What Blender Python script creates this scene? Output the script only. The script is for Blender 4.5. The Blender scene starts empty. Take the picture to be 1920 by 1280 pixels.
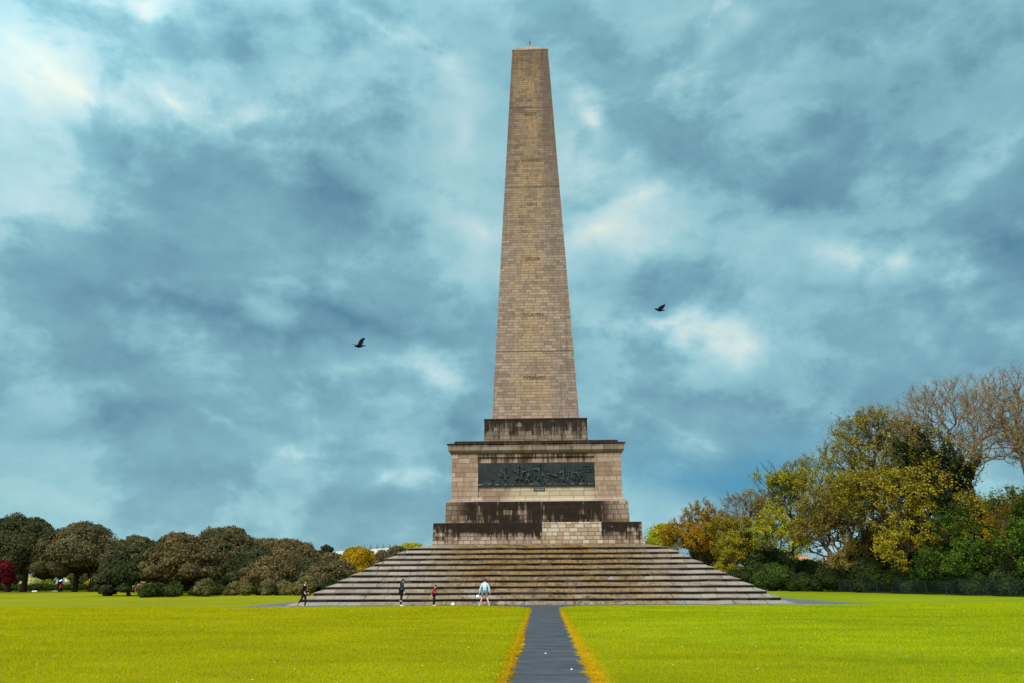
import bpy, bmesh, math, random
import numpy as np
from mathutils import Matrix, Vector
random.seed(5); RNG = np.random.default_rng(11)
R = math.radians
SC = bpy.context.scene; COL = SC.collection
# ------------------------------------------------------------------ camera
cam = bpy.data.cameras.new('camera'); co = bpy.data.objects.new('camera', cam); COL.objects.link(co)
cam.sensor_width = 36; cam.lens = 26.01; cam.clip_end = 5000; cam.clip_start = .1
r_ = Vector((0.9993546, 0.03555709, -0.00510569)); u_ = Vector((0.01572937, -0.30537028, 0.95210376)); f_ = Vector((-0.03229491, 0.95156959, 0.30573249))
co.matrix_world = Matrix(((r_.x, u_.x, -f_.x, .153), (r_.y, u_.y, -f_.y, -74.297), (r_.z, u_.z, -f_.z, 1.75), (0, 0, 0, 1)))
SC.camera = co
SC.view_settings.view_transform = 'Standard'; SC.view_settings.look = 'None'
SC.view_settings.gamma = 1; SC.view_settings.exposure = 0.75
SUN_EL, SUN_AZ = 47, 208          # azimuth measured clockwise from +Y: behind the camera, to its left
sd = Vector((math.sin(R(SUN_AZ)) * math.cos(R(SUN_EL)), math.cos(R(SUN_AZ)) * math.cos(R(SUN_EL)), math.sin(R(SUN_EL))))

# ------------------------------------------------------------------ node helpers
class V:
    nt = None
    def __init__(s, sock): s.s = sock
    @staticmethod
    def m(op, *a, clamp=False):
        n = V.nt.nodes.new('ShaderNodeMath'); n.operation = op; n.use_clamp = clamp
        for i, x in enumerate(a):
            if isinstance(x, V): V.nt.links.new(x.s, n.inputs[i])
            else: n.inputs[i].default_value = x
        return V(n.outputs[0])
    def __add__(s, o): return V.m('ADD', s, o)
    __radd__ = __add__
    def __sub__(s, o): return V.m('SUBTRACT', s, o)
    def __rsub__(s, o): return V.m('SUBTRACT', o, s)
    def __mul__(s, o): return V.m('MULTIPLY', s, o)
    __rmul__ = __mul__
    def __truediv__(s, o): return V.m('DIVIDE', s, o)
def lk(a, b): V.nt.links.new(a.s if isinstance(a, V) else a, b)
def nd(t, **kw):
    n = V.nt.nodes.new(t)
    for k, v in kw.items(): setattr(n, k, v)
    return n
def ss(x, lo, hi):
    n = nd('ShaderNodeMapRange', interpolation_type='SMOOTHSTEP'); lk(x, n.inputs[0])
    n.inputs[1].default_value = lo; n.inputs[2].default_value = hi
    return V(n.outputs[0])
def vec(x, y, z=0.):
    n = nd('ShaderNodeCombineXYZ')
    for i, q in enumerate((x, y, z)):
        if isinstance(q, V): lk(q, n.inputs[i])
        else: n.inputs[i].default_value = q
    return V(n.outputs[0])
def noise(v, scale, det=3, rough=.5, dist=0, col=False):
    n = nd('ShaderNodeTexNoise'); lk(v, n.inputs['Vector'])
    n.inputs['Scale'].default_value = scale; n.inputs['Detail'].default_value = det
    n.inputs['Roughness'].default_value = rough; n.inputs['Distortion'].default_value = dist
    return V(n.outputs['Color' if col else 'Fac'])
def white(v):
    n = nd('ShaderNodeTexWhiteNoise'); n.noise_dimensions = '3D'; lk(v, n.inputs['Vector']); return V(n.outputs['Value'])
def mix(f, a, b, mode='MIX'):
    n = nd('ShaderNodeMix', data_type='RGBA', blend_type=mode)
    for s, x in ((n.inputs[0], f), (n.inputs[6], a), (n.inputs[7], b)):
        if isinstance(x, V): lk(x, s)
        elif isinstance(x, (int, float)): s.default_value = x
        else: s.default_value = (*x, 1)
    return V(n.outputs[2])
def ramp(f, stops):
    n = nd('ShaderNodeValToRGB'); e = n.color_ramp.elements
    while len(e) < len(stops): e.new(.5)
    for q, (p, c) in zip(e, stops): q.position = p; q.color = (*c, 1)
    lk(f, n.inputs[0]); return V(n.outputs[0])
def sep(v):
    n = nd('ShaderNodeSeparateXYZ'); lk(v, n.inputs[0]); return [V(o) for o in n.outputs]
def newmat(name, rough=.9, spec=.2):
    m = bpy.data.materials.new(name); m.use_nodes = True; V.nt = m.node_tree
    b = m.node_tree.nodes['Principled BSDF']; b.inputs['Roughness'].default_value = rough
    b.inputs['Specular IOR Level'].default_value = spec
    return m, b
def bump(b, h, st=.3, dist=.02):
    n = nd('ShaderNodeBump'); n.inputs['Strength'].default_value = st; n.inputs['Distance'].default_value = dist
    lk(h, n.inputs['Height']); lk(n.outputs[0], b.inputs['Normal'])
def srgb(r, g, b): return tuple(((c / 255 + .055) / 1.055) ** 2.4 if c > 10 else c / 255 / 12.92 for c in (r, g, b))

# ------------------------------------------------------------------ sky (world)
w = bpy.data.worlds.new('World'); SC.world = w; w.use_nodes = True; V.nt = w.node_tree
for n in list(w.node_tree.nodes): w.node_tree.nodes.remove(n)
tc = nd('ShaderNodeTexCoord'); D = V(tc.outputs['Generated']); dx, dy, dz = sep(D)
az = V.m('ARCTAN2', dx, dy); el = V.m('ARCSINE', dz)
zz = V.m('MAXIMUM', dz, 0.) + .22
PL = vec(dx / zz, dy / zz, 0.)
wr, wg, wb = sep(noise(D, 3.2, 4, .55, col=True))
vr, vg, vb = sep(noise(D, 11, 4, .6, col=True))
AE = vec(az + (wr - .5) * .16 + (vr - .5) * .07, el + (wg - .5) * .11 + (vg - .5) * .05, 0.)
BLOBS = [(-.62, .58, .42, .22, .2, .26), (-.72, .50, .2, .12, .1, .1), (-.38, .60, .25, .09, -.3, .2), (.10, .55, .14, .2, -.6, .3), (.16, .42, .2, .1, .3, .25), (-.6, .3, .3, .2, 0, .12), (-0.692, 0.562, 0.172, 0.118, 0.31, 0.5), (-0.633, 0.539, 0.137, 0.046, -0.16, 0.5), (-0.551, 0.65, 0.051, 0.069, -0.04, 0.7), (-0.613, 0.653, 0.196, 0.026, 0.27, 0.4), (-0.531, 0.564, 0.05, 0.022, -0.18, 0.6), (-0.436, 0.565, 0.167, 0.044, -0.05, 0.6), (-0.255, 0.698, 0.166, 0.028, -0.29, 0.5), (-0.143, 0.661, 0.097, 0.073, 0.04, 0.3), (-0.107, 0.597, 0.079, 0.115, 0.02, 0.25), (-0.081, 0.461, 0.073, 0.035, -0.47, 0.4), (0.321, 0.701, 0.057, 0.043, -0.19, 0.8), (0.288, 0.667, 0.042, 0.064, -0.3, 0.6), (0.244, 0.643, 0.085, 0.036, 0.27, 0.4), (0.101, 0.587, 0.119, 0.037, -0.81, 0.7), (0.158, 0.484, 0.084, 0.036, 0.51, 0.6), (0.108, 0.442, 0.088, 0.043, -0.23, 0.7), (0.386, 0.516, 0.076, 0.018, 0.26, 0.35), (0.431, 0.373, 0.117, 0.035, -0.36, 0.65), (0.54, 0.339, 0.03, 0.047, -0.21, 0.55), (0.48, 0.367, 0.034, 0.031, -0.2, 0.5), (0.619, 0.475, 0.06, 0.025, 0.35, 0.4), (0.578, 0.445, 0.133, 0.041, 0.46, 0.25), (0.218, 0.3, 0.132, 0.043, -0.23, 0.8), (0.286, 0.282, 0.077, 0.031, -0.1, 0.6), (0.176, 0.317, 0.069, 0.019, -0.07, 0.6), (0.195, 0.19, 0.116, 0.021, -0.27, 0.5), (-0.269, 0.269, 0.082, 0.029, 0.19, 0.65), (-0.164, 0.266, 0.105, 0.035, -0.18, 0.6), (-0.317, 0.171, 0.13, 0.015, -0.09, 0.4), (-0.404, 0.185, 0.074, 0.013, -0.12, 0.35), (-0.191, 0.132, 0.08, 0.023, -0.12, 0.7), (-0.114, 0.136, 0.081, 0.016, 0.0, 0.45), (0.013, 0.73, 0.1, 0.07, -0.04, 0.2), (0.095, 0.322, 0.085, 0.027, -0.05, 0.3), (0.49, 0.281, 0.126, 0.036, -0.17, 0.2), (-0.659, 0.404, 0.13, 0.137, 0.24, 0.25), (-0.287, 0.508, 0.189, 0.105, -0.2, -0.5), (-0.572, 0.497, 0.07, 0.054, -0.29, -0.4), (-0.433, 0.644, 0.086, 0.106, 0.04, -0.4), (0.477, 0.565, 0.271, 0.132, 0.17, -0.45), (0.2, 0.524, 0.139, 0.068, 0.42, -0.4), (0.362, 0.448, 0.201, 0.063, -0.19, -0.4), (0.435, 0.619, 0.066, 0.104, -0.54, -0.3), (0.596, 0.366, 0.079, 0.051, -0.25, -0.55), (-0.453, 0.328, 0.312, 0.043, -0.02, -0.5), (-0.259, 0.333, 0.182, 0.029, -0.25, -0.6), (-0.329, 0.307, 0.162, 0.026, -0.07, -0.3), (0.15, 0.376, 0.14, 0.046, -0.08, -0.35), (0.374, 0.338, 0.145, 0.025, -0.15, -0.25), (0.436, 0.198, 0.249, 0.097, -0.12, -0.25), (-0.485, 0.185, 0.315, 0.044, 0.07, -0.4), (0.247, 0.235, 0.202, 0.034, 0.0, -0.25), (-0.115, 0.203, 0.139, 0.035, -0.08, -0.35), (-0.596, 0.237, 0.22, 0.035, 0.02, -0.2), (-0.317, 0.657, 0.093, 0.071, 0.12, -0.2), (-0.003, 0.339, 0.087, 0.082, -0.02, -0.2), (0.129, 0.643, 0.06, 0.079, -0.51, -0.1), (-0.352, 0.121, 0.32, 0.05, 0.02, -0.3), (-0.594, 0.157, 0.157, 0.034, 0.08, -0.3), (0.552, 0.222, 0.142, 0.069, -0.16, -0.2)]
acc = None
for (a, e, ru, rv, an, amp) in BLOBS:
    mp = nd('ShaderNodeMapping', vector_type='TEXTURE'); lk(AE, mp.inputs[0])
    mp.inputs[1].default_value = (a, e, 0); mp.inputs[2].default_value = (0, 0, an); mp.inputs[3].default_value = (ru, rv, 1)
    g = nd('ShaderNodeTexGradient', gradient_type='QUADRATIC_SPHERE'); lk(mp.outputs[0], g.inputs[0])
    acc = V.m('MULTIPLY_ADD', V(g.outputs['Fac']), amp, acc if acc is not None else 0.0)
DS = vec(dx, dy, dz * 1.5)
big = noise(DS, 2.6, 6, .55, .2) * .6 + noise(PL, 1.15, 5, .5, .4) * .4; fine = noise(DS, 7.5, 7, .6, .35)
puf = noise(DS, 5.2, 7, .58, .15); shp = ss(puf, .44, .58)
val = V.m('MAXIMUM', acc, 0.) * (.42 + shp * .42) + V.m('MINIMUM', acc, 0.) * .58 + .46 + (big - .5) * .68 + (shp - .45) * .24 + (fine - .5) * .66 + (noise(DS, 20., 5, .62, .2) - .5) * .22
cloud = ramp(val / 1.4, [(0, srgb(84, 133, 157)), (.15, srgb(106, 153, 172)), (.29, srgb(125, 176, 191)), (.43, srgb(148, 198, 208)), (.60, srgb(180, 216, 223)), (.78, srgb(206, 228, 226)), (1, srgb(232, 240, 228))])
mg = nd('ShaderNodeMapping', vector_type='TEXTURE'); lk(AE, mg.inputs[0])
mg.inputs[1].default_value = (.26, .135, 0); mg.inputs[3].default_value = (.36, .075, 1)
gg = nd('ShaderNodeTexGradient', gradient_type='QUADRATIC_SPHERE'); lk(mg.outputs[0], gg.inputs[0])
cloud = mix(V.m('MULTIPLY', V(gg.outputs['Fac']), 1.1, clamp=True), cloud, srgb(66, 144, 178))
dotn = nd('ShaderNodeVectorMath', operation='DOT_PRODUCT'); lk(D, dotn.inputs[0]); dotn.inputs[1].default_value = sd
glow = ss(V(dotn.outputs['Value']), -.1, 1.)
back = ss(dy * -1 + dz * .6, .35, 1.3)
cloud = mix(back, cloud, mix(.5, cloud, (1.0, .98, .9)))
gain = (1 + glow * 1.6) * .60
bgc = nd('ShaderNodeBackground'); lk(cloud, bgc.inputs[0]); lk(gain, bgc.inputs[1])
sky = nd('ShaderNodeTexSky', sky_type='NISHITA'); sky.sun_disc = False; sky.sun_elevation = R(SUN_EL); sky.sun_rotation = R(SUN_AZ)
bgs = nd('ShaderNodeBackground'); lk(sky.outputs[0], bgs.inputs[0]); bgs.inputs[1].default_value = .08
ms = nd('ShaderNodeMixShader'); ms.inputs[0].default_value = .93; lk(bgs.outputs[0], ms.inputs[1]); lk(bgc.outputs[0], ms.inputs[2])
ow = nd('ShaderNodeOutputWorld'); lk(ms.outputs[0], ow.inputs[0])
w.cycles.sampling_method = 'MANUAL'; w.cycles.sample_map_resolution = 512

sl = bpy.data.lights.new('sun', 'SUN'); sl.energy = 2.3; sl.angle = R(12); sl.color = (1, .90, .78)
so = bpy.data.objects.new('sun', sl); COL.objects.link(so); so.rotation_euler = sd.to_track_quat('Z', 'Y').to_euler(); so.location = (0, 0, 90)

# ------------------------------------------------------------------ object helpers
def tag(o, label=None, cat=None, group=None, kind=None):
    for k, v in (('label', label), ('category', cat), ('group', group), ('kind', kind)):
        if v: o[k] = v
    return o
def empty(name, loc, *t):
    o = bpy.data.objects.new(name, None); COL.objects.link(o); o.location = loc; o.empty_display_size = .3
    return tag(o, *t)
def obj(name, me, mats, parent=None, loc=None):
    o = bpy.data.objects.new(name, me); COL.objects.link(o); o.parent = parent
    if loc is not None: o.location = loc
    for m in (mats if isinstance(mats, (list, tuple)) else [mats]): me.materials.append(m)
    return o
def meshnp(name, verts, faces, k, smooth=False, tint=None):
    """verts (n,3), faces (m,k) arrays"""
    me = bpy.data.meshes.new(name); m = len(faces)
    me.vertices.add(len(verts)); me.vertices.foreach_set('co', np.asarray(verts, np.float32).ravel())
    me.loops.add(m * k); me.loops.foreach_set('vertex_index', np.asarray(faces, np.int32).ravel())
    me.polygons.add(m); me.polygons.foreach_set('loop_start', np.arange(0, m * k, k, dtype=np.int32))
    me.polygons.foreach_set('use_smooth', np.full(m, smooth))
    if tint is not None:
        at = me.attributes.new('tint', 'FLOAT', 'POINT'); at.data.foreach_set('value', np.asarray(tint, np.float32))
    me.update(calc_edges=True); return me
class MB:
    def __init__(s): s.v = []; s.f = []; s.uv = []; s.mi = []
    def face(s, pts, uvs=None, mi=0):
        n = len(s.v); s.v += [tuple(p) for p in pts]; s.f.append(list(range(n, n + len(pts))))
        s.uv.append(uvs or [(p[0], p[2]) for p in pts]); s.mi.append(mi)
    def mesh(s, name='m', weld=False):
        me = bpy.data.meshes.new(name); me.from_pydata(s.v, [], s.f)
        l = me.uv_layers.new(name='UVMap'); flat = [c for f in s.uv for q in f for c in q]
        l.data.foreach_set('uv', flat)
        me.polygons.foreach_set('material_index', s.mi); me.update()
        if weld:
            b = bmesh.new(); b.from_mesh(me); bmesh.ops.remove_doubles(b, verts=b.verts, dist=.0005); b.to_mesh(me); b.free()
        return me
    def box(s, x0, x1, y0, y1, z0, z1, mi=0):
        P = lambda a, b, c: (a, b, c)
        s.face([P(x0, y0, z0), P(x1, y0, z0), P(x1, y0, z1), P(x0, y0, z1)], mi=mi)
        s.face([P(x1, y1, z0), P(x0, y1, z0), P(x0, y1, z1), P(x1, y1, z1)], mi=mi)
        s.face([P(x1, y0, z0), P(x1, y1, z0), P(x1, y1, z1), P(x1, y0, z1)], [(y0, z0), (y1, z0), (y1, z1), (y0, z1)], mi)
        s.face([P(x0, y1, z0), P(x0, y0, z0), P(x0, y0, z1), P(x0, y1, z1)], [(y1, z0), (y0, z0), (y0, z1), (y1, z1)], mi)
        s.face([P(x0, y0, z1), P(x1, y0, z1), P(x1, y1, z1), P(x0, y1, z1)], [(x0, y0), (x1, y0), (x1, y1), (x0, y1)], mi)
        s.face([P(x0, y1, z0), P(x1, y1, z0), P(x1, y0, z0), P(x0, y0, z0)], [(x0, y1), (x1, y1), (x1, y0), (x0, y0)], mi)
def ring(mb, prof, seg=1, jit=None, side_off=37.):
    """square frustum from a profile of (half width, z, material index of the band above)"""
    for s in range(4):
        c, q = [(0, -1), (1, 0), (0, 1), (-1, 0)][s]       # outward dir
        tx, ty = -q, c                                     # tangent (+x on the front side)
        for i in range(len(prof) - 1):
            (h0, z0, m), (h1, z1, _) = prof[i][:3], prof[i + 1][:3]
            for k in range(seg):
                a, b = -1 + 2 * k / seg, -1 + 2 * (k + 1) / seg
                P = []
                for (t, h, z, lev) in ((a, h0, z0, i), (b, h0, z0, i), (b, h1, z1, i + 1), (a, h1, z1, i + 1)):
                    dz = 0
                    if jit and abs(t) < .999: dz = jit(s, t, lev)
                    P.append((c * h + tx * t * h, q * h + ty * t * h, z + dz))
                sl_ = abs(h1 - h0)
                U = [(a * h0 + s * side_off, z0), (b * h0 + s * side_off, z0), (b * h1 + s * side_off, z1), (a * h1 + s * side_off, z1)]
                mb.face(P, U, m)

# ------------------------------------------------------------------ stone
def stone(name, h, wd, cols, zt=None, L=1., dirt=0., dcol=(.035, .024, .014), streak=2.2, mort=.05, extra=None, mcol=(.07, .05, .035), bs=.25, var=1., depth=None, jm=.75):
    m, b = newmat(name, .88, .15)
    uv = nd('ShaderNodeUVMap'); u, v, _ = sep(V(uv.outputs[0]))
    rowf = v / h; row = V.m('FLOOR', rowf); rh = white(vec(row, 3.7, 0.))
    wrow = rh * .45 * wd + wd * .72
    un = noise(vec(u * .45, row * 7.31, 2.), 1., 1) * wd * 1.6
    cf = (u + rh * 17.3 + un + 500.) / wrow; cell = V.m('FLOOR', cf)
    rnd = white(vec(cell, row, 1.)); rnd2 = white(vec(cell, row, 9.))
    fu = V.m('FRACT', cf); fv = V.m('FRACT', rowf)
    eu = V.m('MINIMUM', fu, 1 - fu) * wrow; ev = V.m('MINIMUM', fv, 1 - fv) * h
    e = V.m('MINIMUM', eu, ev); joint = 1 - ss(e, mort * .25, mort)
    P3 = vec(u, v, 0.)
    big = noise(P3, .22, 4); mid = noise(P3, 1.6, 5, .6); fin = noise(P3, 9, 4, .7)
    c = ramp(rnd * .62 * var + big * .25 + mid * .13 + (.19 * (1 - var) if True else 0), [(i / (len(cols) - 1) * .8 + .1, q) for i, q in enumerate(cols)])
    c = mix(ss(rnd2, .86, .9) * .45, c, (.22, .13, .085))                 # odd warmer blocks
    c = mix(ss(fin, .35, .7) * .35, c, mix(.5, c, (.05, .04, .03)))
    c = mix(ss(noise(vec(u * 1.3, v * .35, 11.), 1., 5, .7), .50, .70) * .42, c, (.075, .05, .035))
    if extra: c = extra(c, u, v, rnd, mid, fin)
    c = mix(joint * jm, c, mcol)
    if dirt:
        stn = noise(vec(u * streak * 1.5, v * .22, 5.), 1., 6, .72); st2 = noise(vec(u * .33, v * .2, 8.), 1., 3, .55)
        st3 = noise(vec(u * 6., v * .6, 2.), 1., 3, .6)
        t = (zt - v) / L
        mk = ss(stn * 2.1 + st2 * .9 + st3 * .9 - .95 + dirt - t * .95 + (rnd2 - .5) * .35, .80, 1.36)
        if depth: mk = depth(mk, u, v)
        c = mix(mk * .985, c, mix(ss(mid, .35, .7), dcol, (dcol[0] * 2.1, dcol[1] * 2, dcol[2] * 1.9)))
    lk(c, b.inputs['Base Color']); bump(b, fin * .4 + mid * .6 - joint * .9, bs, .03)
    return m
WARM = [(.155, .092, .068), (.24, .155, .118), (.31, .212, .163), (.365, .265, .208), (.43, .335, .27)]
def gauss(x, c, w_): q = (x - c) / w_; return V.m('POWER', 2.718, q * q * -1)
def band(x, a, b, s=.3): return ss(x, a - s, a + s) * (1 - ss(x, b - s, b + s))
def ex_shaft(c, u, v, rnd, mid, fin):
    up = ss(v, 22., 60.)
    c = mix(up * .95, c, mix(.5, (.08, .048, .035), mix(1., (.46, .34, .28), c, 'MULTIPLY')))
    c = mix(.10, c, (.06, .04, .03)); c = mix(.14, c, (.2, .2, .2))
    vs_ = noise(vec(u * 2.6, v * .07, 21.), 1., 5, .7); c = mix(ss(vs_, .52, .72) * .5, c, (.07, .05, .038)); c = mix(ss(vs_, .45, .3) * .22, c, (.42, .35, .28))
    # darker grey weathering down the right third, warm lime wash in the middle
    n1 = noise(vec(u * .9, v * .13, 3.), 1., 4, .6)
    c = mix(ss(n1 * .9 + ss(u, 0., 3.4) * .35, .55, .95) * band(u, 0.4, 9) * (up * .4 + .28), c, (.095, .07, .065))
    c = mix(band(u, -2.1, 1.2, .35) * ss(n1 + rnd * .3, .45, .8) * .38, c, (.34, .215, .11))
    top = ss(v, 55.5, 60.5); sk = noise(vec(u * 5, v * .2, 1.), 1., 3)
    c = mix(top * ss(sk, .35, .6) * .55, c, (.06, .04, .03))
    for (zc, hw_, hh) in ((45.2, 1.5, 1.9), (51.4, 1.1, 1.2), (56.6, 1.1, 1.3), (33.6, 1.1, 1.1), (27.2, 1.6, 1.3), (20.6, 1.7, 1.2)):
        c = mix(band(u, -.1 - hw_, hw_ - .1, .12) * band(v, zc - hh * 1.6, zc + .3, .25) * ss(sk + mid * .4, .5, .85) * .42, c, (.33, .20, .10))
    sp = noise(vec(u * 2.2, v * 2.2, 7.), 1., 3, .6)
    c = mix(ss(sp, .69, .74) * (1 - ss(u, -2.6, -1.8)), c, (.09, .055, .035))
    ln = noise(vec(u * 1.2, v * 1.2, 3.), 1., 4)
    for zc in (52.6, 42.2, 23.35):
        c = mix(band(v, zc - .05, zc + .05, .03) * .8, c, (.04, .028, .02))
    return c
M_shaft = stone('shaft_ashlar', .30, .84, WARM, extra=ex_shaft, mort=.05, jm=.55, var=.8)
def ex_pl1(c, u, v, rnd, mid, fin):
    return mix(band(u, .45, 5.55, .08) * .75, c, mix(ss(rnd, .3, .7), (.33, .23, .155), (.45, .38, .30)))
def mkn(u): return (noise(vec(u * 2.4, 0., 4.), 1., 4, .7) - .5) * 1.6
M_pl1 = stone('plinth_ashlar', .33, .72, WARM, 6.42, 1.75, .62, (.009, .006, .004), 1.5, extra=ex_pl1,
              depth=lambda k, u, v: V.m('MULTIPLY', V.m('ADD', k, band(u, -6.4, .35, .5) * ss(v + mkn(u), 5.1, 6.0) * .75, clamp=True), (1 - band(u, .45, 5.5, .06)) * (1 - ss(v, 4.3, 4.9) * 0.)))
M_pl2 = stone('plinth_upper_stone', .42, .8, WARM, 8.3, 5.2, .55, (.009, .006, .004), 1.9,
              extra=lambda c, u, v, r, mi, f: mix(band(v, 6.3, 6.75, .15) * ss(mi, .42, .62) * .7, c, (.10, .085, .01)),
              depth=lambda k, u, v: V.m('MULTIPLY', k, 1 - ss(V.m('ABSOLUTE', u + .3), 5.6, 8.2) * .85))
M_die = stone('pedestal_ashlar', .42, 1.15, WARM, 12.56, 2.4, .28, (.03, .02, .013), 2.5,
              extra=lambda c, u, v, r, mi, f: mix(band(u, -2.5, 5.1, .8) * (1 - ss(v, 9.3, 9.8)) * .45, c, (.50, .44, .31)),
              depth=lambda k, u, v: V.m('MULTIPLY', V.m('MULTIPLY', k, ss(v, 11.3, 11.9)), 1 - ss(V.m('ABSOLUTE', u), 4.9, 5.6)), jm=.5, var=.75)
M_corn = stone('cornice_stone', .6, 1.4, [(.15, .105, .08), (.21, .16, .125), (.27, .21, .17)], 13.6, 1.6, .12, (.02, .014, .01), 2.2)
M_cap = stone('cornice_top_stone', .6, 1.4, [(.04, .027, .02), (.07, .05, .037), (.12, .09, .065)], 13.8, 1.6, .5, (.012, .008, .006))
M_sub = stone('shaft_base_stone', .41, .85, [(.12, .09, .065), (.19, .145, .11), (.26, .20, .155)], 16.35, 2.6, .55, (.014, .009, .007), 2.3)
def ex_slab(c, u, v, rnd, mid, fin):
    n1 = noise(vec(u * .5, v * .8, 3.), 1., 4, .62); n2 = noise(vec(u * 1.6, v * 3., 6.), 1., 4, .62)
    ctr = band(u, -7.5, 9.5, 3.2)
    c = mix(ctr * ss(n1 + ss(v, -1., 4.) * .16, .40, .60) * .8, c, mix(ss(n2, .38, .6), (.10, .05, .012), (.36, .21, .06)))
    c = mix(ctr * ss(n2, .50, .62) * .85, c, (.05, .028, .012)); n4 = noise(vec(u * .55, v * .9, 31.), 1., 5, .7); c = mix(band(u, -7., 6., 2.5) * ss(v, .6, 2.6) * ss(n4, .44, .6) * .75, c, mix(ss(n2, .4, .6), (.07, .035, .01), (.24, .11, .02)))
    n3 = noise(vec(u * .9, v * 2.5, 12.), 1., 5, .65)
    c = mix(ss(n3, .55, .72) * .75, c, (.07, .05, .034))
    c = mix(ss(n3, .6, .4) * ss(V.m('ABSOLUTE', u), 4, 14) * .35, c, (.28, .27, .275)); c = mix(.2, c, (.04, .026, .015))
    return c
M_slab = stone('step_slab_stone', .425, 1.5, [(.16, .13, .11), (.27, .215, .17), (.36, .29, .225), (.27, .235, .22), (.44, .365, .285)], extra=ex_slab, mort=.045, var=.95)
M_riser = stone('step_riser_dirt_shade', .425, .9, [(.022, .013, .008), (.04, .024, .015), (.085, .055, .035)], mort=.05,
                extra=lambda c, u, v, r, mi, f: mix(ss(r, .78, .9) * .6, c, (.16, .115, .08)))  # risers and lips: dirt plus the undercut's shade, both painted into the colour
M_bronze, b = newmat('bronze_patina', .5, .5)
gx = V(nd('ShaderNodeTexCoord').outputs['Object']); n = noise(gx, 1.5, 5, .6)
lk(mix(ss(n, .35, .7), (.002, .004, .005), (.008, .018, .020)), b.inputs['Base Color']); b.inputs['Metallic'].default_value = .35
M_bronze2, b = newmat('bronze_figures', .42, .5); b.inputs['Metallic'].default_value = .45
gx = V(nd('ShaderNodeTexCoord').outputs['Object']); n = noise(gx, 3.5, 4, .6)
lk(mix(ss(n, .35, .68), (.010, .012, .014), (.045, .07, .072)), b.inputs['Base Color'])
def flat(name, c, rough=.8, var=.25, sc=8., spec=.25):
    m, b = newmat(name, rough, spec); g = V(nd('ShaderNodeTexCoord').outputs['Object']); n = noise(g, sc, 4, .6)
    lk(mix(ss(n, .3, .7), tuple(x * (1 - var) for x in c), tuple(min(1, x * (1 + var)) for x in c)), b.inputs['Base Color']); return m
M_letter = flat('dark_letters', (.07, .045, .02), .7)
M_pletter = flat('white_letters', (.30, .31, .32), .6, .05)
M_rod = flat('rod_iron', (.03, .03, .035), .5)

# ------------------------------------------------------------------ the monument
mon = empty('obelisk_monument', (0, 0, 0), 'tall tapering stone obelisk on a stained pedestal and wide stepped base', 'monument')
rj = random.Random(3); NST = 11
for i in range(NST):
    r0 = 18.3 - .745 * i; z0 = .425 * i
    jt = {}
    def jit(s, t, lev, jt=jt, i=i):
        if lev == 0 and i == 0: return 0
        k = (s, round(t, 4), lev >= 1)
        if k not in jt: jt[k] = rj.uniform(-.02, .02)
        return jt[k]
    mb = MB(); zl = z0 - .185
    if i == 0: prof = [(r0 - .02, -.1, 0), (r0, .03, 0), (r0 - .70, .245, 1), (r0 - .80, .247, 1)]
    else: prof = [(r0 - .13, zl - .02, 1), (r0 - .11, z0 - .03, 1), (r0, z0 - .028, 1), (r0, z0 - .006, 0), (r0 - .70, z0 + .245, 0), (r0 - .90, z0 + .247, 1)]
    if i == NST - 1: prof = prof[:-2] + [(8.9, z0 + .33, 0)]
    ring(mb, prof, 26 - i, jit)
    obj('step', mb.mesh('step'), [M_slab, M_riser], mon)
def tier(name, prof, mat, parent=mon, seg=1):
    mb = MB(); ring(mb, prof, seg); h, z = prof[-1][:2]
    mb.face([(-h, -h, z), (h, -h, z), (h, h, z), (-h, h, z)], [(-h, -h), (h, -h), (h, h), (-h, h)])
    return obj(name, mb.mesh(name), mat, parent)
tier('plinth', [(8.98, 4.3, 0), (8.95, 6.36, 0), (8.90, 6.42, 0)], M_pl1)
tier('plinth', [(8.05, 6.42, 0), (8.0, 8.22, 0), (7.93, 8.3, 0)], M_pl2)
# pedestal with a sunk panel on the front
mb = MB(); H = 7.6; pz0, pz1, pw, dp = 8.72, 12.3, 5.22, .16
ring(mb, [(7.92, 8.3, 0), (7.88, 8.38, 0), (7.68, 8.47, 0), (H, 8.6, 0)])
for s in (1, 2, 3):
    c, q = [(0, -1), (1, 0), (0, 1), (-1, 0)][s]; tx, ty = -q, c
    P = [(c * H + tx * t * H, q * H + ty * t * H, z) for t, z in ((-1, 8.6), (1, 8.6), (1, 12.56), (-1, 12.56))]
    mb.face(P, [(-H + s * 37, 8.6), (H + s * 37, 8.6), (H + s * 37, 12.56), (-H + s * 37, 12.56)])
for x0, x1, z0, z1 in ((-H, -pw, 8.6, 12.56), (pw, H, 8.6, 12.56), (-pw, pw, 8.6, pz0), (-pw, pw, pz1, 12.56)):
    mb.face([(x0, -H, z0), (x1, -H, z0), (x1, -H, z1), (x0, -H, z1)])
yb = -H + dp
mb.face([(-pw, yb, pz0), (pw, yb, pz0), (pw, yb, pz1), (-pw, yb, pz1)])
for a, c_ in (((-pw, pz0), (pw, pz0)), ((pw, pz0), (pw, pz1)), ((pw, pz1), (-pw, pz1)), ((-pw, pz1), (-pw, pz0))):
    mb.face([(a[0], -H, a[1]), (c_[0], -H, c_[1]), (c_[0], yb, c_[1]), (a[0], yb, a[1])])
mb.face([(-H, -H, 12.56), (H, -H, 12.56), (H, H, 12.56), (-H, H, 12.56)])
ped = obj('pedestal', mb.mesh(), M_die, mon)
tier('cornice', [(7.5, 12.50, 0), (7.66, 12.60, 0), (7.80, 12.72, 0), (7.90, 12.84, 0), (7.93, 12.86, 0), (7.95, 13.32, 0), (7.88, 13.325, 0)], M_corn)
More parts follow.
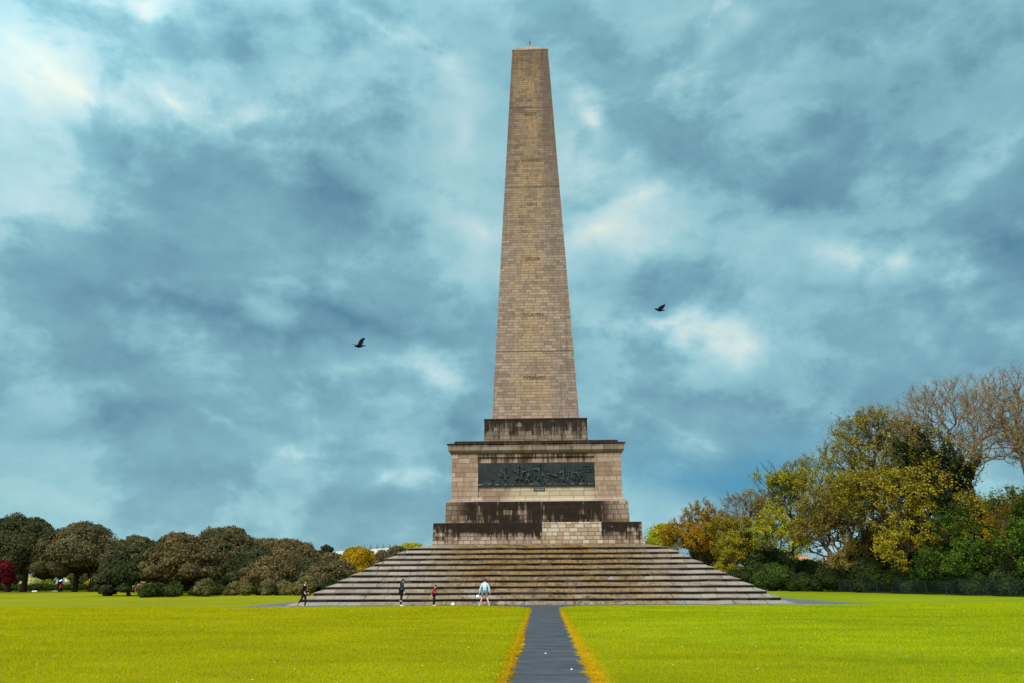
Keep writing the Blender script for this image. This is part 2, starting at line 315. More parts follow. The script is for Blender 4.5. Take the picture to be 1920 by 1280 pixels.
tier('cornice_slab', [(7.90, 13.32, 0), (8.04, 13.40, 0), (8.03, 13.48, 0), (7.6, 13.54, 0), (7.44, 13.56, 0), (7.42, 13.74, 0), (7.3, 13.80, 0)], M_cap)
tier('shaft_base', [(4.9, 13.78, 0), (4.885, 16.24, 0), (4.93, 16.26, 0), (4.92, 16.36, 0)], M_sub)
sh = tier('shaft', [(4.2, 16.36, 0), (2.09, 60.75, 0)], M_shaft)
tier('capstone', [(2.12, 60.75, 0), (2.10, 60.95, 0), (.03, 63.0, 0)], stone('capstone_stone', .31, 1.2, [(.2, .15, .11), (.3, .23, .17), (.36, .29, .22)]))

def tubes(segs, k=6):
    """segs: list of (p0, p1, r0, r1)"""
    A = np.array([s[0] for s in segs], float); B = np.array([s[1] for s in segs], float)
    r0 = np.array([s[2] for s in segs]); r1 = np.array([s[3] for s in segs])
    d = B - A; L = np.linalg.norm(d, axis=1, keepdims=True); d = d / np.maximum(L, 1e-9)
    ref = np.where(np.abs(d[:, 2:3]) > .9, [[1., 0, 0]], [[0, 0, 1.]])
    a = np.cross(d, ref); a /= np.linalg.norm(a, axis=1, keepdims=True); c = np.cross(d, a)
    th = np.arange(k) / k * 2 * math.pi
    off = a[:, None] * np.cos(th)[None, :, None] + c[:, None] * np.sin(th)[None, :, None]
    v = np.concatenate([A[:, None] + off * r0[:, None, None], B[:, None] + off * r1[:, None, None]], 1).reshape(-1, 3)
    n = len(segs); base = (np.arange(n) * 2 * k)[:, None]; j = np.arange(k)
    f = np.stack([base + j, base + (j + 1) % k, base + k + (j + 1) % k, base + k + j], 2).reshape(-1, 4)
    return v, f
def ico(c, r, sub=1, scale=(1, 1, 1)):
    b = bmesh.new(); bmesh.ops.create_icosphere(b, subdivisions=sub, radius=1)
    v = np.array([q.co[:] for q in b.verts]) * r * np.array(scale) + np.array(c); f = np.array([[q.index for q in t.verts] for t in b.faces]); b.free(); return v, f
def joinmesh(name, parts, smooth=True):
    vs, fs, n = [], [], 0
    for v, f in parts:
        vs.append(np.asarray(v)); fs += [[int(i) + n for i in q] for q in f]; n += len(v)
    me = bpy.data.meshes.new(name); me.from_pydata(np.concatenate(vs).tolist(), [], fs)
    me.polygons.foreach_set('use_smooth', [smooth] * len(fs)); me.update(); return me
v, f = tubes([((0, 0, 62.9), (0, 0, 64.05), .045, .03), ((0, 0, 63.45), (0, 0, 63.55), .11, .11)], 6); obj('lightning_rod', joinmesh('rod', [(v, f)]), M_rod, mon)

# bronze relief: a battle scene of soldiers round cannons, modelled in low relief
mb = MB(); rz0, rz1 = 9.66, 11.76; yr = yb - .05
mb.box(-5.2, 5.2, yr, yb + .02, rz0, rz1); mb.box(-5.2, 5.2, yr - .10, yr + .01, rz0, rz0 + .13)
rel = obj('relief_panel', mb.mesh(), M_bronze, mon)
parts = []; rr = random.Random(8)
def fig(x, z, h, lean=0., arm=0., kneel=False):
    y = yr - .07; hd = (x + lean * h, y, z + h); sh_ = (x + lean * h * .8, y, z + h * .8); hp = (x + lean * h * .25, y, z + h * .47)
    parts = []
    S = [(hp, sh_, h * .10, h * .14), (sh_, hd, h * .05, h * .04)]
    for q in (-1, 1):
        kn = (hp[0] + q * h * .13, y, z + h * .24); S += [(hp, kn, h * .085, h * .06), (kn, (kn[0] + q * h * .03, y, z), h * .06, h * .05)]
        e = (sh_[0] + q * h * .2, y - .02, sh_[2] - h * (.16 - arm * q * .2)); S += [(sh_, e, h * .055, h * .045), (e, (e[0] + h * .12 * rr.choice((-1, 1)), y - .02, e[2] + h * rr.uniform(-.15, .15)), h * .045, h * .03)]
    parts.append(tubes(S, 6)); parts.append(ico(hd, h * .085, 1)); parts.append(ico((hd[0], y, hd[2] + h * .07), h * .09, 1, (1.1, 1, .5)))
    obj('soldier', joinmesh('soldier', parts), M_bronze2, rel)
for x, h, ln in ((-3.2, 1.2, .05), (-2.75, 1.4, -.03), (-3.0, 1.1, .0), (-1.7, 1.6, .06), (-1.35, 1.45, .12), (-.9, 1.2, .28), (-.35, 1.3, -.25), (.28, 1.75, .0), (.75, 1.2, .2), (1.1, 1.1, -.3), (2.45, 1.45, -.02), (2.8, 1.1, .1), (3.9, 1.3, -.2), (4.3, 1.25, -.3), (-4.15, .75, .3), (-3.8, .6, -.2), (3.3, .7, .2)):
    fig(x, rz0 + .12, h, ln, rr.uniform(-1, 1))
for x in (-4.6, -3.9, .0, 1.4, 3.3): obj('fallen_soldier', joinmesh('fallen', [tubes([((x - .35, yr - .05, rz0 + .2), (x + .3, yr - .05, rz0 + .27), .08, .05)], 6), ico((x + .34, yr - .06, rz0 + .28), .08)]), M_bronze2, rel)
def wheel(x, z, r):
    pts = [(x + math.cos(a) * r, yr - .08, z + math.sin(a) * r) for a in np.linspace(0, 2 * math.pi, 25)]
    obj('cannon_wheel', joinmesh('wheel', [tubes([(pts[i], pts[i + 1], .035, .035) for i in range(24)], 6), tubes([((x, yr - .08, z), pts[i], .022, .018) for i in range(0, 24, 2)], 4), ico((x, yr - .1, z), .08)]), M_bronze2, rel)
wheel(2.05, rz0 + .66, .52); wheel(.35, rz0 + .62, .48)
def one(name, *sg): obj(name, joinmesh(name, [tubes(list(sg), 6)]), M_bronze2, rel)
one('cannon_barrel', ((1.9, yr - .1, rz0 + .85), (.9, yr - .1, rz0 + 1.12), .12, .08)); one('gun_trail', ((2.0, yr - .1, rz0 + .7), (3.1, yr - .08, rz0 + .2), .07, .05))
one('gun_trail', ((.3, yr - .09, rz0 + .66), (-.5, yr - .08, rz0 + .15), .06, .04)); one('ladder', ((3.7, yr - .08, rz0 + 1.3), (4.7, yr - .08, rz0 + .15), .03, .03)); one('horse_back', ((-1.5, yr - .08, rz0 + 1.25), (-.4, yr - .08, rz0 + 1.45), .05, .03))
for x, l in ((-2.4, .5), (-.2, .75), (.62, .8), (1.45, .7), (3.6, .7), (4.7, .5)): one('palm_trunk', ((x, yr - .04, rz1 - l), (x + .05, yr - .04, rz1 - .06), .025, .02))
for k in range(5): one('cloud_line', ((4.15, yr - .03, rz1 - .3 - .14 * k), (5.05, yr - .03, rz1 - .36 - .13 * k), .03, .045))
for k in range(14):
    x = -4.9 + k * .75; v, f = ico((x, yr - .04, rz0 + .14), .12, 2, (3.3, .7, rr.uniform(.5, 1.1))); obj('ground_mound', joinmesh('mound', [(v, f)]), M_bronze2, rel)
mb = MB(); mb.box(-.25, .74, yb - .045, yb + .01, 9.24, 9.50); plq = obj('name_plaque', mb.mesh(), flat('plaque_black', (.02, .022, .022), .4), mon)
def text(name, s, size, width, loc, tilt, mat, parent):
    cu = bpy.data.curves.new(name, 'FONT'); cu.body = s; cu.size = size; cu.extrude = .012; cu.align_x = 'CENTER'; cu.align_y = 'CENTER'; cu.offset = .012 * size
    to = bpy.data.objects.new(name, cu); COL.objects.link(to); bpy.context.view_layer.update()
    me = bpy.data.meshes.new_from_object(to.evaluated_get(bpy.context.evaluated_depsgraph_get())); bpy.data.objects.remove(to)
    xs = [q.co.x for q in me.vertices]; k = width / (max(xs) - min(xs))
    for q in me.vertices: q.co.x *= k
    o = obj(name, me, mat, parent); o.location = loc; o.rotation_euler = (R(90) - tilt, 0, 0); return o
text('lettering', 'ASSAYE', .19, .80, (.245, yb - .05, 9.37), 0, M_pletter, plq)
sl_t = math.atan((4.2 - 2.09) / (60.75 - 16.36))
for s, z, wd_, sz in (('PYRENEES', 20.6, 2.15, .46), ('TALAVERA', 27.2, 2.15, .48), ('ARGAUM', 33.5, 1.5, .5), ('ASSAYE', 40.0, 1.1, .5), ('SALAMANCA', 45.6, 2.2, .6), ('BADAJOZ', 51.7, 1.3, .6)):
    hw = 4.2 - (z - 16.36) * (4.2 - 2.09) / (60.75 - 16.36)
    text('inscription', s, sz, wd_, (-.05, -hw - .012, z), sl_t, M_letter, sh)

# ------------------------------------------------------------------ ground
def path_edges(y):
    ys = [-90, -60, -56.4, -52.3, -45, -32.5, -27, -24, -22, -20.6, -19.5]
    return (float(np.interp(y, ys, [-.5, -.46, -.42, -.34, -.44, -.48, -.5, -.62, -1.2, -2.5, -5.0])),
            float(np.interp(y, ys, [1.05, 1.09, 1.12, 1.13, 1.22, 1.34, 1.40, 1.5, 1.9, 3.0, 5.5])))
def grass_color(pos):
    x, y, z = sep(pos); n1 = noise(vec(x, y, 0.), .045, 4, .6); n2 = noise(vec(x * .45, y, 0.), .42, 6, .68); n3 = noise(vec(x, y, 0.), 9, 3, .7)
    c = ramp(n2 * .6 + n1 * .35 + n3 * .05, [(.36, (.095, .135, .0015)), (.5, (.180, .215, .002)), (.63, (.262, .278, .004))])
    c = mix(ss(x * .05 + (n1 - .5) * 1.6, -.35, .5), mix(.5, c, (.225, .185, .0015)), mix(.38, c, (.165, .205, .004)))
    nf = noise(vec(x, y, 3.), 2.6, 4, .7)
    d = V.m('ABSOLUTE', x - .40 - ss(y, -50, -30) * .04) - .85
    m = (1 - ss(d + (nf - .5) * .5, -.02, .34)) * (1 - ss(y, -34, -24) * .75)
    return mix(m * .85, c, mix(ss(nf, .35, .6), (.32, .17, .003), (.38, .27, .008)))
M_grass, b = newmat('lawn_grass', .95, .05)
g = nd('ShaderNodeNewGeometry'); P = V(g.outputs['Position']); gc = grass_color(P); lk(gc, b.inputs['Base Color'])
px_, py_, pz_ = sep(P); bump(b, noise(vec(px_, py_, 0.), 12, 4, .7) + noise(vec(px_, py_, 0.), 2.2, 4) * 2, .5, .05)
M_blade = bpy.data.materials.new('grass_blades'); M_blade.use_nodes = True; V.nt = M_blade.node_tree
for n in list(V.nt.nodes): V.nt.nodes.remove(n)
g = nd('ShaderNodeNewGeometry'); gc = grass_color(V(g.outputs['Position'])); at = nd('ShaderNodeAttribute', attribute_name='tint')
tv = V(at.outputs['Fac']); gc = mix(ss(tv, .0, 1.) * .6, mix(1., gc, (1.9, 1.8, 1.5), 'MULTIPLY'), mix(1., gc, (2.7, 2.45, 4.), 'MULTIPLY'))
d1 = nd('ShaderNodeBsdfDiffuse'); d2 = nd('ShaderNodeBsdfTranslucent'); mx = nd('ShaderNodeMixShader'); mx.inputs[0].default_value = .45
lk(gc, d1.inputs[0]); lk(gc, d2.inputs[0]); lk(d1.outputs[0], mx.inputs[1]); lk(d2.outputs[0], mx.inputs[2]); lk(mx.outputs[0], nd('ShaderNodeOutputMaterial').inputs[0])
mb = MB(); S_ = 1500
mb.face([(-S_, -S_, 0), (S_, -S_, 0), (S_, S_, 0), (-S_, S_, 0)]); tag(obj('lawn', mb.mesh(), M_grass), kind='structure')
def asphalt(name, c, blue=1.):
    m, b = newmat(name, .85, .3); P = V(nd('ShaderNodeNewGeometry').outputs['Position']); x, y, z = sep(P)
    n1 = noise(vec(x * .7, y * 1.8, 0.), 1.1, 6, .65); n2 = noise(vec(x, y, 0.), 60, 3, .8)
    cc = mix(ss(n1, .3, .7), tuple(q * .6 for q in c), tuple(q * 1.45 for q in c)); n5 = noise(vec(x * 1.4, y * 3.2, 4.), 1.6, 6, .75, 1.5); cc = mix((1 - ss(V.m('ABSOLUTE', n5 - .5), .004, .014)) * .5, cc, tuple(q * .35 for q in c)); cc = mix(ss(noise(vec(x, y, 9.), .9, 2), .60, .63) * .3, cc, tuple(q * .6 for q in c)); cc = mix(ss(n2, .6, .78) * .5, cc, tuple(q * 2.4 for q in c))
    lk(cc, b.inputs['Base Color']); bump(b, n2, .4, .01); return m
M_path = asphalt('path_asphalt', (.050, .053, .066)); M_apron = asphalt('apron_asphalt', (.10, .11, .135))
# path
rp = random.Random(4); mb = MB(); ys = np.arange(-90, -19.4, .18); E = []
for y in ys:
    a, c = path_edges(y); k = min(1, max(0, (-24 - y) / 3)); E.append((a + k * rp.uniform(-.05, .09), c + k * rp.uniform(-.06, .05)))
for i in range(len(ys) - 1):
    mb.face([(E[i][0], ys[i], .008), (E[i][1], ys[i], .008), (E[i + 1][1], ys[i + 1], .008), (E[i + 1][0], ys[i + 1], .008)])
tag(obj('path', mb.mesh(), M_path), kind='structure')
# apron round the base: front edge bows towards the corners
mb = MB(); xs = np.linspace(-21.2, 23, 60)
fr = [(x, -19.25 - 3.0 * max(0, (-x - 8) / 13.2) ** 1.6 - .5 * max(0, (x - 8) / 15) ** 2 + rp.uniform(-.03, .03)) for x in xs]
pts = fr + [(22.6, 0), (22.2, 24), (-21, 24), (-20.8, 0)]
mb.f.append(list(range(len(pts)))); mb.v = [(x, y, .004) for x, y in pts]; mb.uv.append([(x, y) for x, y in pts]); mb.mi.append(0)
tag(obj('pavement', mb.mesh(), M_apron), kind='structure')

# grass blades near the camera, one mass
def blades(n, yfun, xfun, hlo, hhi, wid, name, lean=.5):
    y = yfun(n); x = xfun(y); 
    ed = np.array([path_edges(q) for q in y]) if name != 'g' else None
    keep = np.ones(n, bool)
    a = np.interp(y, [-90, -24, -22, -20.6, -19.5], [-.40, -.55, -1.2, -2.5, -5.0]); c = np.interp(y, [-90, -60, -32.5, -24, -22, -20.6, -19.5], [1.0, 1.04, 1.26, 1.45, 1.9, 3.0, 5.5])
    keep = (x < a) | (x > c); x, y = x[keep], y[keep]; m = len(x)
    dist = np.hypot(x, y + 74.3); s = (dist / 14) ** .75
    h = RNG.uniform(hlo, hhi, m) * s ** .5; wd = wid * s * RNG.uniform(.7, 1.3, m); th = RNG.uniform(0, 2 * math.pi, m)
    la = RNG.uniform(0, 2 * math.pi, m); ll = RNG.uniform(0, lean, m) * h
    B = np.stack([x, y, np.zeros(m)], 1); T = np.stack([np.cos(th), np.sin(th) * .5, np.zeros(m)], 1) * wd[:, None]
    tip = B + np.stack([np.cos(la) * ll, np.sin(la) * ll, h], 1)
    v = np.stack([B - T, B + T, tip], 1).reshape(-1, 3)
    return v, np.arange(3 * m).reshape(-1, 3), np.repeat(RNG.uniform(0, 1, m) ** 2, 3)
def dens(n): u = RNG.uniform(0, 1, n); d = (math.sqrt(12.8) + u * (math.sqrt(54.5) - math.sqrt(12.8))) ** 2; return d - 74.3
V1 = blades(300000, dens, lambda y: RNG.uniform(-1, 1, len(y)) * (y + 74.3) * .74 + (y + 74.3) * -.03, .018, .05, .009, 'n')
o = obj('grass', meshnp('grass', V1[0], V1[1], 3, tint=V1[2]), M_blade); tag(o, 'short bright green lawn grass covering the park ground', 'grass', kind='stuff')
# ragged yellow grass along the path edges
def edge_x(y):
    s = RNG.integers(0, 2, len(y)); a = np.interp(y, [-90, -27, -24], [-.46, -.5, -.62]); c = np.interp(y, [-90, -60, -32.5, -24], [1.05, 1.09, 1.34, 1.5])
    cl = np.sin(y * 9.1) * .04 + np.sin(y * 23.7 + 1) * .04 + np.sin(y * 3.3) * .05
    return np.where(s == 0, a + .06 + cl - np.abs(RNG.normal(0, .17, len(y))), c - .03 - cl + np.abs(RNG.normal(0, .14, len(y))))
def edge_blades(n):
    y = dens(n); y = y[y < -23.5]; x = edge_x(y); m = len(x); dist = y + 74.3; s = (dist / 14) ** .6
    h = RNG.uniform(.03, .075, m); side = np.where(x < .4, 1, -1); wd = .009 * s
    B = np.stack([x, y, np.full(m, .002)], 1); T = np.stack([np.zeros(m) + .25, np.ones(m), np.zeros(m)], 1) * wd[:, None]
    tip = B + np.stack([side * RNG.uniform(0, .12, m), RNG.normal(0, .02, m), h * RNG.uniform(.2, 1, m)], 1)
    v = np.stack([B - T, B + T, tip], 1).reshape(-1, 3); return v, np.arange(3 * m).reshape(-1, 3), np.repeat(RNG.uniform(0, 1, m), 3)
V2 = edge_blades(34000)
o = obj('edge_grass', meshnp('edge', V2[0], V2[1], 3, tint=V2[2]), M_blade); tag(o, 'ragged orange yellow grass fringe hanging over the asphalt path', 'dry grass', kind='stuff')
# daisies
y = dens(110); x = RNG.uniform(-1, 1, 110) * (y + 74.3) * .7; k = (x < -1) | (x > 1.8); x, y = x[k], y[k]
vs, fs = [], []
for a, c in zip(x, y):
    n = len(vs); r = .012 * (1 + (c + 74.3) / 40)
    for q in range(6): vs.append((a + math.cos(q * 1.047) * r, c + math.sin(q * 1.047) * r, .055))
    vs.append((a, c, .06)); fs += [(n + q, n + (q + 1) % 6, n + 6) for q in range(6)]
me = bpy.data.meshes.new('daisies'); me.from_pydata(vs, [], fs); tag(obj('daisies', me, flat('daisy_white', (.8, .8, .7))), 'tiny white daisies dotted through the lawn', 'flowers', kind='stuff')

# ------------------------------------------------------------------ trees
def leafmat(name, cols, trans=.3):
    m = bpy.data.materials.new(name); m.use_nodes = True; V.nt = m.node_tree
    for n in list(V.nt.nodes): V.nt.nodes.remove(n)
    tv = V(nd('ShaderNodeAttribute', attribute_name='tint').outputs['Fac']); P = V(nd('ShaderNodeTexCoord').outputs['Object'])
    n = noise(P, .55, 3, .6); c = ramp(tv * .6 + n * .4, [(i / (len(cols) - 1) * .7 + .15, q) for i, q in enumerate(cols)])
    d1 = nd('ShaderNodeBsdfDiffuse'); d2 = nd('ShaderNodeBsdfTranslucent'); mx = nd('ShaderNodeMixShader'); mx.inputs[0].default_value = trans
    lk(c, d1.inputs[0]); lk(c, d2.inputs[0]); lk(d1.outputs[0], mx.inputs[1]); lk(d2.outputs[0], mx.inputs[2]); lk(mx.outputs[0], nd('ShaderNodeOutputMaterial').inputs[0])
    return m
ML = dict(
    oak=leafmat('evergreen_oak_leaves', [(.032, .034, .014), (.085, .072, .033), (.19, .14, .068)], .15),
    oak2=leafmat('brown_oak_leaves', [(.045, .04, .016), (.125, .092, .04), (.25, .175, .078)], .15),
    oakg=leafmat('dark_green_oak_leaves', [(.016, .026, .012), (.045, .050, .022), (.11, .095, .042)], .15),
    bush=leafmat('bush_leaves', [(.05, .05, .018), (.14, .12, .045), (.27, .22, .09)], .2),
    red=leafmat('copper_leaves', [(.05, .006, .008), (.12, .012, .015), (.2, .03, .03)], .2),
    gold=leafmat('golden_leaves', [(.16, .10, .004), (.34, .21, .008), (.50, .34, .015)], .3),
    orange=leafmat('orange_leaves', [(.14, .07, .006), (.30, .165, .012), (.42, .27, .025)], .3),
    lime=leafmat('lime_leaves', [(.14, .13, .008), (.34, .31, .014), (.54, .48, .04)], .35),
    olive=leafmat('olive_leaves', [(.10, .085, .008), (.28, .225, .014), (.46, .37, .03)], .3),
    brown=leafmat('brown_green_leaves', [(.10, .07, .014), (.25, .175, .03), (.42, .31, .06)], .3),
    ivy=leafmat('ivy_leaves', [(.006, .014, .006), (.018, .03, .01), (.045, .06, .015)], .1),
    maple=leafmat('maple_leaves', [(.012, .028, .006), (.045, .085, .010), (.14, .21, .02)], .25),
    dark=leafmat('dark_shrub_leaves', [(.012, .022, .008), (.035, .05, .014), (.09, .11, .025)], .15),
    ivyg=leafmat('glossy_shrub_leaves', [(.012, .025, .008), (.04, .07, .014), (.12, .17, .03)], .2),
    pale=leafmat('pale_far_leaves', [(.3, .28, .08), (.5, .46, .15), (.65, .6, .3)], .3))
M_bark = flat('bark_brown', (.075, .052, .038), .95, .35, 4.); M_barkp = flat('bark_pale', (.18, .12, .085), .95, .3, 3.)
M_barkd = flat('bark_dark', (.035, .026, .02), .95, .3, 4.); M_barkg = flat('bark_ochre', (.25, .15, .06), .95, .3, 3.)
def leaves(P, N, size, tint, jitter=.6):
    m = len(P); N = N + RNG.normal(0, jitter, (m, 3)); N /= np.linalg.norm(N, axis=1, keepdims=True) + 1e-9
    ref = RNG.normal(0, 1, (m, 3)); a = np.cross(N, ref); a /= np.linalg.norm(a, axis=1, keepdims=True) + 1e-9; c = np.cross(N, a)
    s = (size * RNG.uniform(.6, 1.35, m))[:, None]
    v = np.stack([P - a * s, P + c * s * .55, P + a * s, P - c * s * .55], 1).reshape(-1, 3)
    return v, np.arange(4 * m).reshape(-1, 4), np.repeat(tint, 4)
def lobes_for(w_, h, base, n, flat_=.8, seed=0, lr=(.28, .42)):
    r = np.random.default_rng(seed); L = []
    for i in range(n):
        t = i / n; ph = i * 2.4 + r.uniform(-.4, .4); z = r.uniform(0, 1) ** .8
        rad = math.sqrt(max(0, 1 - z ** 2)) * r.uniform(.5, .95) if i > n * .15 else r.uniform(0, .3)
        s = r.uniform(*lr) * (1 - .25 * z)
        L.append((math.cos(ph) * rad * w_ * (1 - s * .8), math.sin(ph) * rad * w_ * (1 - s * .8), base + (h - base) * (z * (1 - s * .45) * .92 + .05), s * w_, s * w_ * flat_ * r.uniform(.85, 1.15)))
    L.append((0, 0, base + (h - base) * .45, w_ * .7, (h - base) * .43))
    return L
def lobe_crown(L, dens_, size, seed=0, low=-.6):
    Ps, Ns, Ts = [], [], []
    A = np.array(L)
    for i, (x, y, z, r, rz) in enumerate(L):
        n = int(dens_ * r * (r + rz) * 2 * 3.14 / size ** 2 * .5) + 20
        d = RNG.normal(0, 1, (n, 3)); d /= np.linalg.norm(d, axis=1, keepdims=True); d = d[d[:, 2] > low]
        k = RNG.uniform(.82, 1.08, (len(d), 1)); bmp = 1 + .10 * np.sin(d[:, :1] * 7 + i) * np.sin(d[:, 1:2] * 6 + 2 * i) * np.cos(d[:, 2:3] * 7)
        P = np.array([x, y, z]) + d * np.array([r, r, rz]) * k * bmp
        ins = np.zeros(len(P), bool)
        for j, q in enumerate(A):
            if j != i: ins |= (((P - q[:3]) / np.array([q[3], q[3], q[4]])) ** 2).sum(1) < .62
        P, d = P[~ins], d[~ins]; Ps.append(P); Ns.append(d); Ts.append(np.clip(RNG.normal(.5, .13, len(P)) + RNG.normal(0, .16), 0, 1))
    return leaves(np.concatenate(Ps), np.concatenate(Ns), size, np.concatenate(Ts), .45)
def lobe_core(L, k=.84):
    vs, fs, n = [], [], 0
    for i, (x, y, z, r, rz) in enumerate(L):
        v, f = ico((0, 0, 0), 1, 2); bm_ = 1 + .12 * np.sin(v[:, 0] * 5 + i) * np.cos(v[:, 2] * 5 + v[:, 1] * 4)
        vs.append(v * bm_[:, None] * np.array([r, r, rz]) * k + np.array([x, y, z])); fs.append(f + n); n += len(v)
    return np.concatenate(vs), np.concatenate(fs)
def crown_obj(leafdata, core, mat, parent):
    v, f, t = leafdata
    if core is not None:      # fold the opaque inner mass into the same mesh as degenerate quads
        cv, cf = core; q = np.concatenate([cf, cf[:, 2:3]], 1); 
        me = bpy.data.meshes.new('crown'); nv = len(v)
        allv = np.concatenate([v, cv]); nf = len(f); nc = len(cf)
        me.vertices.add(len(allv)); me.vertices.foreach_set('co', allv.astype(np.float32).ravel())
        me.loops.add(nf * 4 + nc * 3); me.loops.foreach_set('vertex_index', np.concatenate([f.ravel(), (cf + nv).ravel()]).astype(np.int32))
        me.polygons.add(nf + nc); me.polygons.foreach_set('loop_start', np.concatenate([np.arange(nf) * 4, nf * 4 + np.arange(nc) * 3]).astype(np.int32))
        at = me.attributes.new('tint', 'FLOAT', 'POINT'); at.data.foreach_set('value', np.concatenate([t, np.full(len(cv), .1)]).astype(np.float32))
        me.update(calc_edges=True)
    else: me = meshnp('crown', v, f, 4, tint=t)
    return obj('crown', me, mat, parent)
def dense_tree(name, label, cat, x, y, h, w_, mat, base=.25, n=16, size=.34, group=None, dens_=1.5, bark=None, seed=0, flat_=.8, lr=(.28, .42), trunks=1, low=-.6):
    t = empty(name, (x, y, 0), label, cat, group); w_ = w_ * 1.45
    L = lobes_for(w_, h, base * h, n, flat_, seed, lr)
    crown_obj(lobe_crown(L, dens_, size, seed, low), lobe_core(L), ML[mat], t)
    if trunks:
        S = []; r = random.Random(seed)
        for k in range(trunks):
            ox = (k - (trunks - 1) / 2) * w_ * .28; a = Vector((ox, 0, -.1)); bb = Vector((ox + r.uniform(-.2, .2), 0, base * h + .3)); tr = h * .032
            S += [(a, bb, tr * 1.25, tr), (a, a + Vector((0, 0, .35)), tr * 1.7, tr * 1.2)]
            for q in range(5):
                an = q * 1.256 + r.random(); e = bb + Vector((math.cos(an) * w_ * .4, math.sin(an) * w_ * .4, h * .3)); S.append((bb, e, tr * .7, tr * .25))
        obj('trunk', joinmesh('trunk', [tubes(S, 8)]), bark or M_barkd, t)
    return t
def bush(name, label, x, y, h, w_, mat, n=8, size=.16, group=None, seed=0, dens_=1.2):
    t = empty(name, (x, y, 0), label, 'bush', group)
    L = lobes_for(w_ * 1.12, h, .1 * h, n * 2, .95, seed, (.18, .36)); L.append((0, 0, h * .36, w_ * .72, h * .36))
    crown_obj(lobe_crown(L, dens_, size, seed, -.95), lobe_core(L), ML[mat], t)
    obj('stem', joinmesh('stem', [tubes([((0, 0, -.05), (w_ * .1, 0, h * .5), .05, .03), ((0, 0, 0), (-w_ * .3, .1, h * .5), .04, .02)], 5)]), M_barkd, t)
    return t
def branch_tree(name, label, cat, x, y, h, w_, seed=0, npt=900, crown=(.3, 1.), trunk_h=.22, tr=.022, twigs=5, twl=.9, leafmat_=None, nleaf=6000, lsize=.16,
                bark=None, lean=0., spread=1., ivy=0, lobes=None, group=None, lowcut=0., leafz=(0, 1), twr=.012, stems=1, kink=.26, plw=.3):
    r = np.random.default_rng(seed); t = empty(name, (x, y, 0), label, cat, group); w_ = w_ * 1.22
    z0 = crown[0] * h; hz = (crown[1] - crown[0]) * h
    # crown points: union of uneven lobes
    if lobes is None:
        lobes = []
        for i in range(9):
            a = i * 2.4 + r.uniform(0, 1); q = r.uniform(.15, .9); rad = math.sin(min(1, q + .15) * math.pi * .85) ** .6 * .62
            lobes.append((math.cos(a) * rad * w_, math.sin(a) * rad * w_, z0 + hz * q, w_ * r.uniform(.3, .5), hz * r.uniform(.16, .26)))
        lobes.append((0, 0, z0 + hz * .6, w_ * .5, hz * .38))
    else: lobes = [(a * w_, b_ * w_, c_ * h, d_ * w_, e_ * h) for a, b_, c_, d_, e_ in lobes]
    A = np.array(lobes); wt = A[:, 3] ** 2 * A[:, 4]; wt /= wt.sum()
    k = r.choice(len(A), npt, p=wt); d = r.normal(0, 1, (npt, 3)); d /= np.linalg.norm(d, axis=1, keepdims=True); d *= r.uniform(0, 1, (npt, 1)) ** (1 / 2.6)
    P = A[k, :3] + d * A[k][:, [3, 3, 4]]; P = P[P[:, 2] > trunk_h * h * .9]
    # stem nodes
    nodes = []; par = []; root = []
    for sidx in range(stems):
        ox = (sidx - (stems - 1) / 2) * 1.1; prev = -1
        top = Vector((ox * 2 + lean * h * trunk_h * 2, 0, trunk_h * h))
        for i in range(5):
            q = i / 4; nodes.append((ox + (top.x - ox) * q + r.normal(0, .04), r.normal(0, .05), -.2 + (top.z + .2) * q)); par.append(prev); prev = len(nodes) - 1
    tops = [4 + 5 * s for s in range(stems)]
    src = np.array([nodes[q] for q in tops]); dd = np.linalg.norm(P[:, None] - src[None], axis=2).min(1); P = P[np.argsort(dd)]
    X = np.zeros((len(nodes) + len(P), 3)); X[:len(nodes)] = nodes; pl = np.zeros(len(X)); n = len(nodes)
    blocked = np.zeros(len(X)); blocked[:n] = 1e3
    for q in tops: blocked[q] = 0
    pr = par + [0] * len(P)
    for p in P:
        ds = np.linalg.norm(X[:n] - p, axis=1); cost = ds + plw * pl[:n] + blocked[:n]
        up = (p[2] - X[:n, 2]); cost = cost + np.where(up < -.1, (-up) * .9, 0)
        j = int(np.argmin(cost)); X[n] = p; pr[n] = j; pl[n] = pl[j] + ds[j]; n += 1
    # pull nodes toward parents a little for smooth flow
    for _ in range(2):
        cnt = np.zeros(n); acc_ = np.zeros((n, 3))
        for i in range(len(nodes), n): cnt[pr[i]] += 1; acc_[pr[i]] += X[i]
        Y = X.copy()
        for i in range(len(nodes), n):
            if cnt[i] > 0: Y[i] = X[i] * .5 + .25 * (acc_[i] / cnt[i] + X[pr[i]])
        X = Y
    desc = np.ones(n)
    for i in range(n - 1, -1, -1):
        if pr[i] >= 0: desc[pr[i]] += desc[i]
    rad = tr * h * np.sqrt(desc / desc.max()) ** .92 + .012
    rad[:len(nodes)] = np.maximum(rad[:len(nodes)], tr * h * (.95 if stems == 1 else .6))
    segs = []
    for i in range(n):
        if pr[i] >= 0:
            a, c = X[pr[i]], X[i]; ra, rc = rad[pr[i]], rad[i]
            if pr[i] >= len(nodes) - 1: ra = min(ra, rc * 1.35)
            L_ = np.linalg.norm(c - a)
            if L_ > .6 and i >= len(nodes):
                mid_ = (a + c) / 2 + r.normal(0, kink * L_ * .35, 3); rm = (ra + rc) / 2
                segs += [(a, mid_, ra, rm), (mid_, c, rm, rc)]
            else: segs.append((a, c, ra, rc))
    big_ = [s for s in segs if s[2] > .05]; sm = [s for s in segs if s[2] <= .05]
    # fine twigs
    leafn = [i for i in range(len(nodes), n) if desc[i] <= 3]; tw = []; tips = []; tdir = []
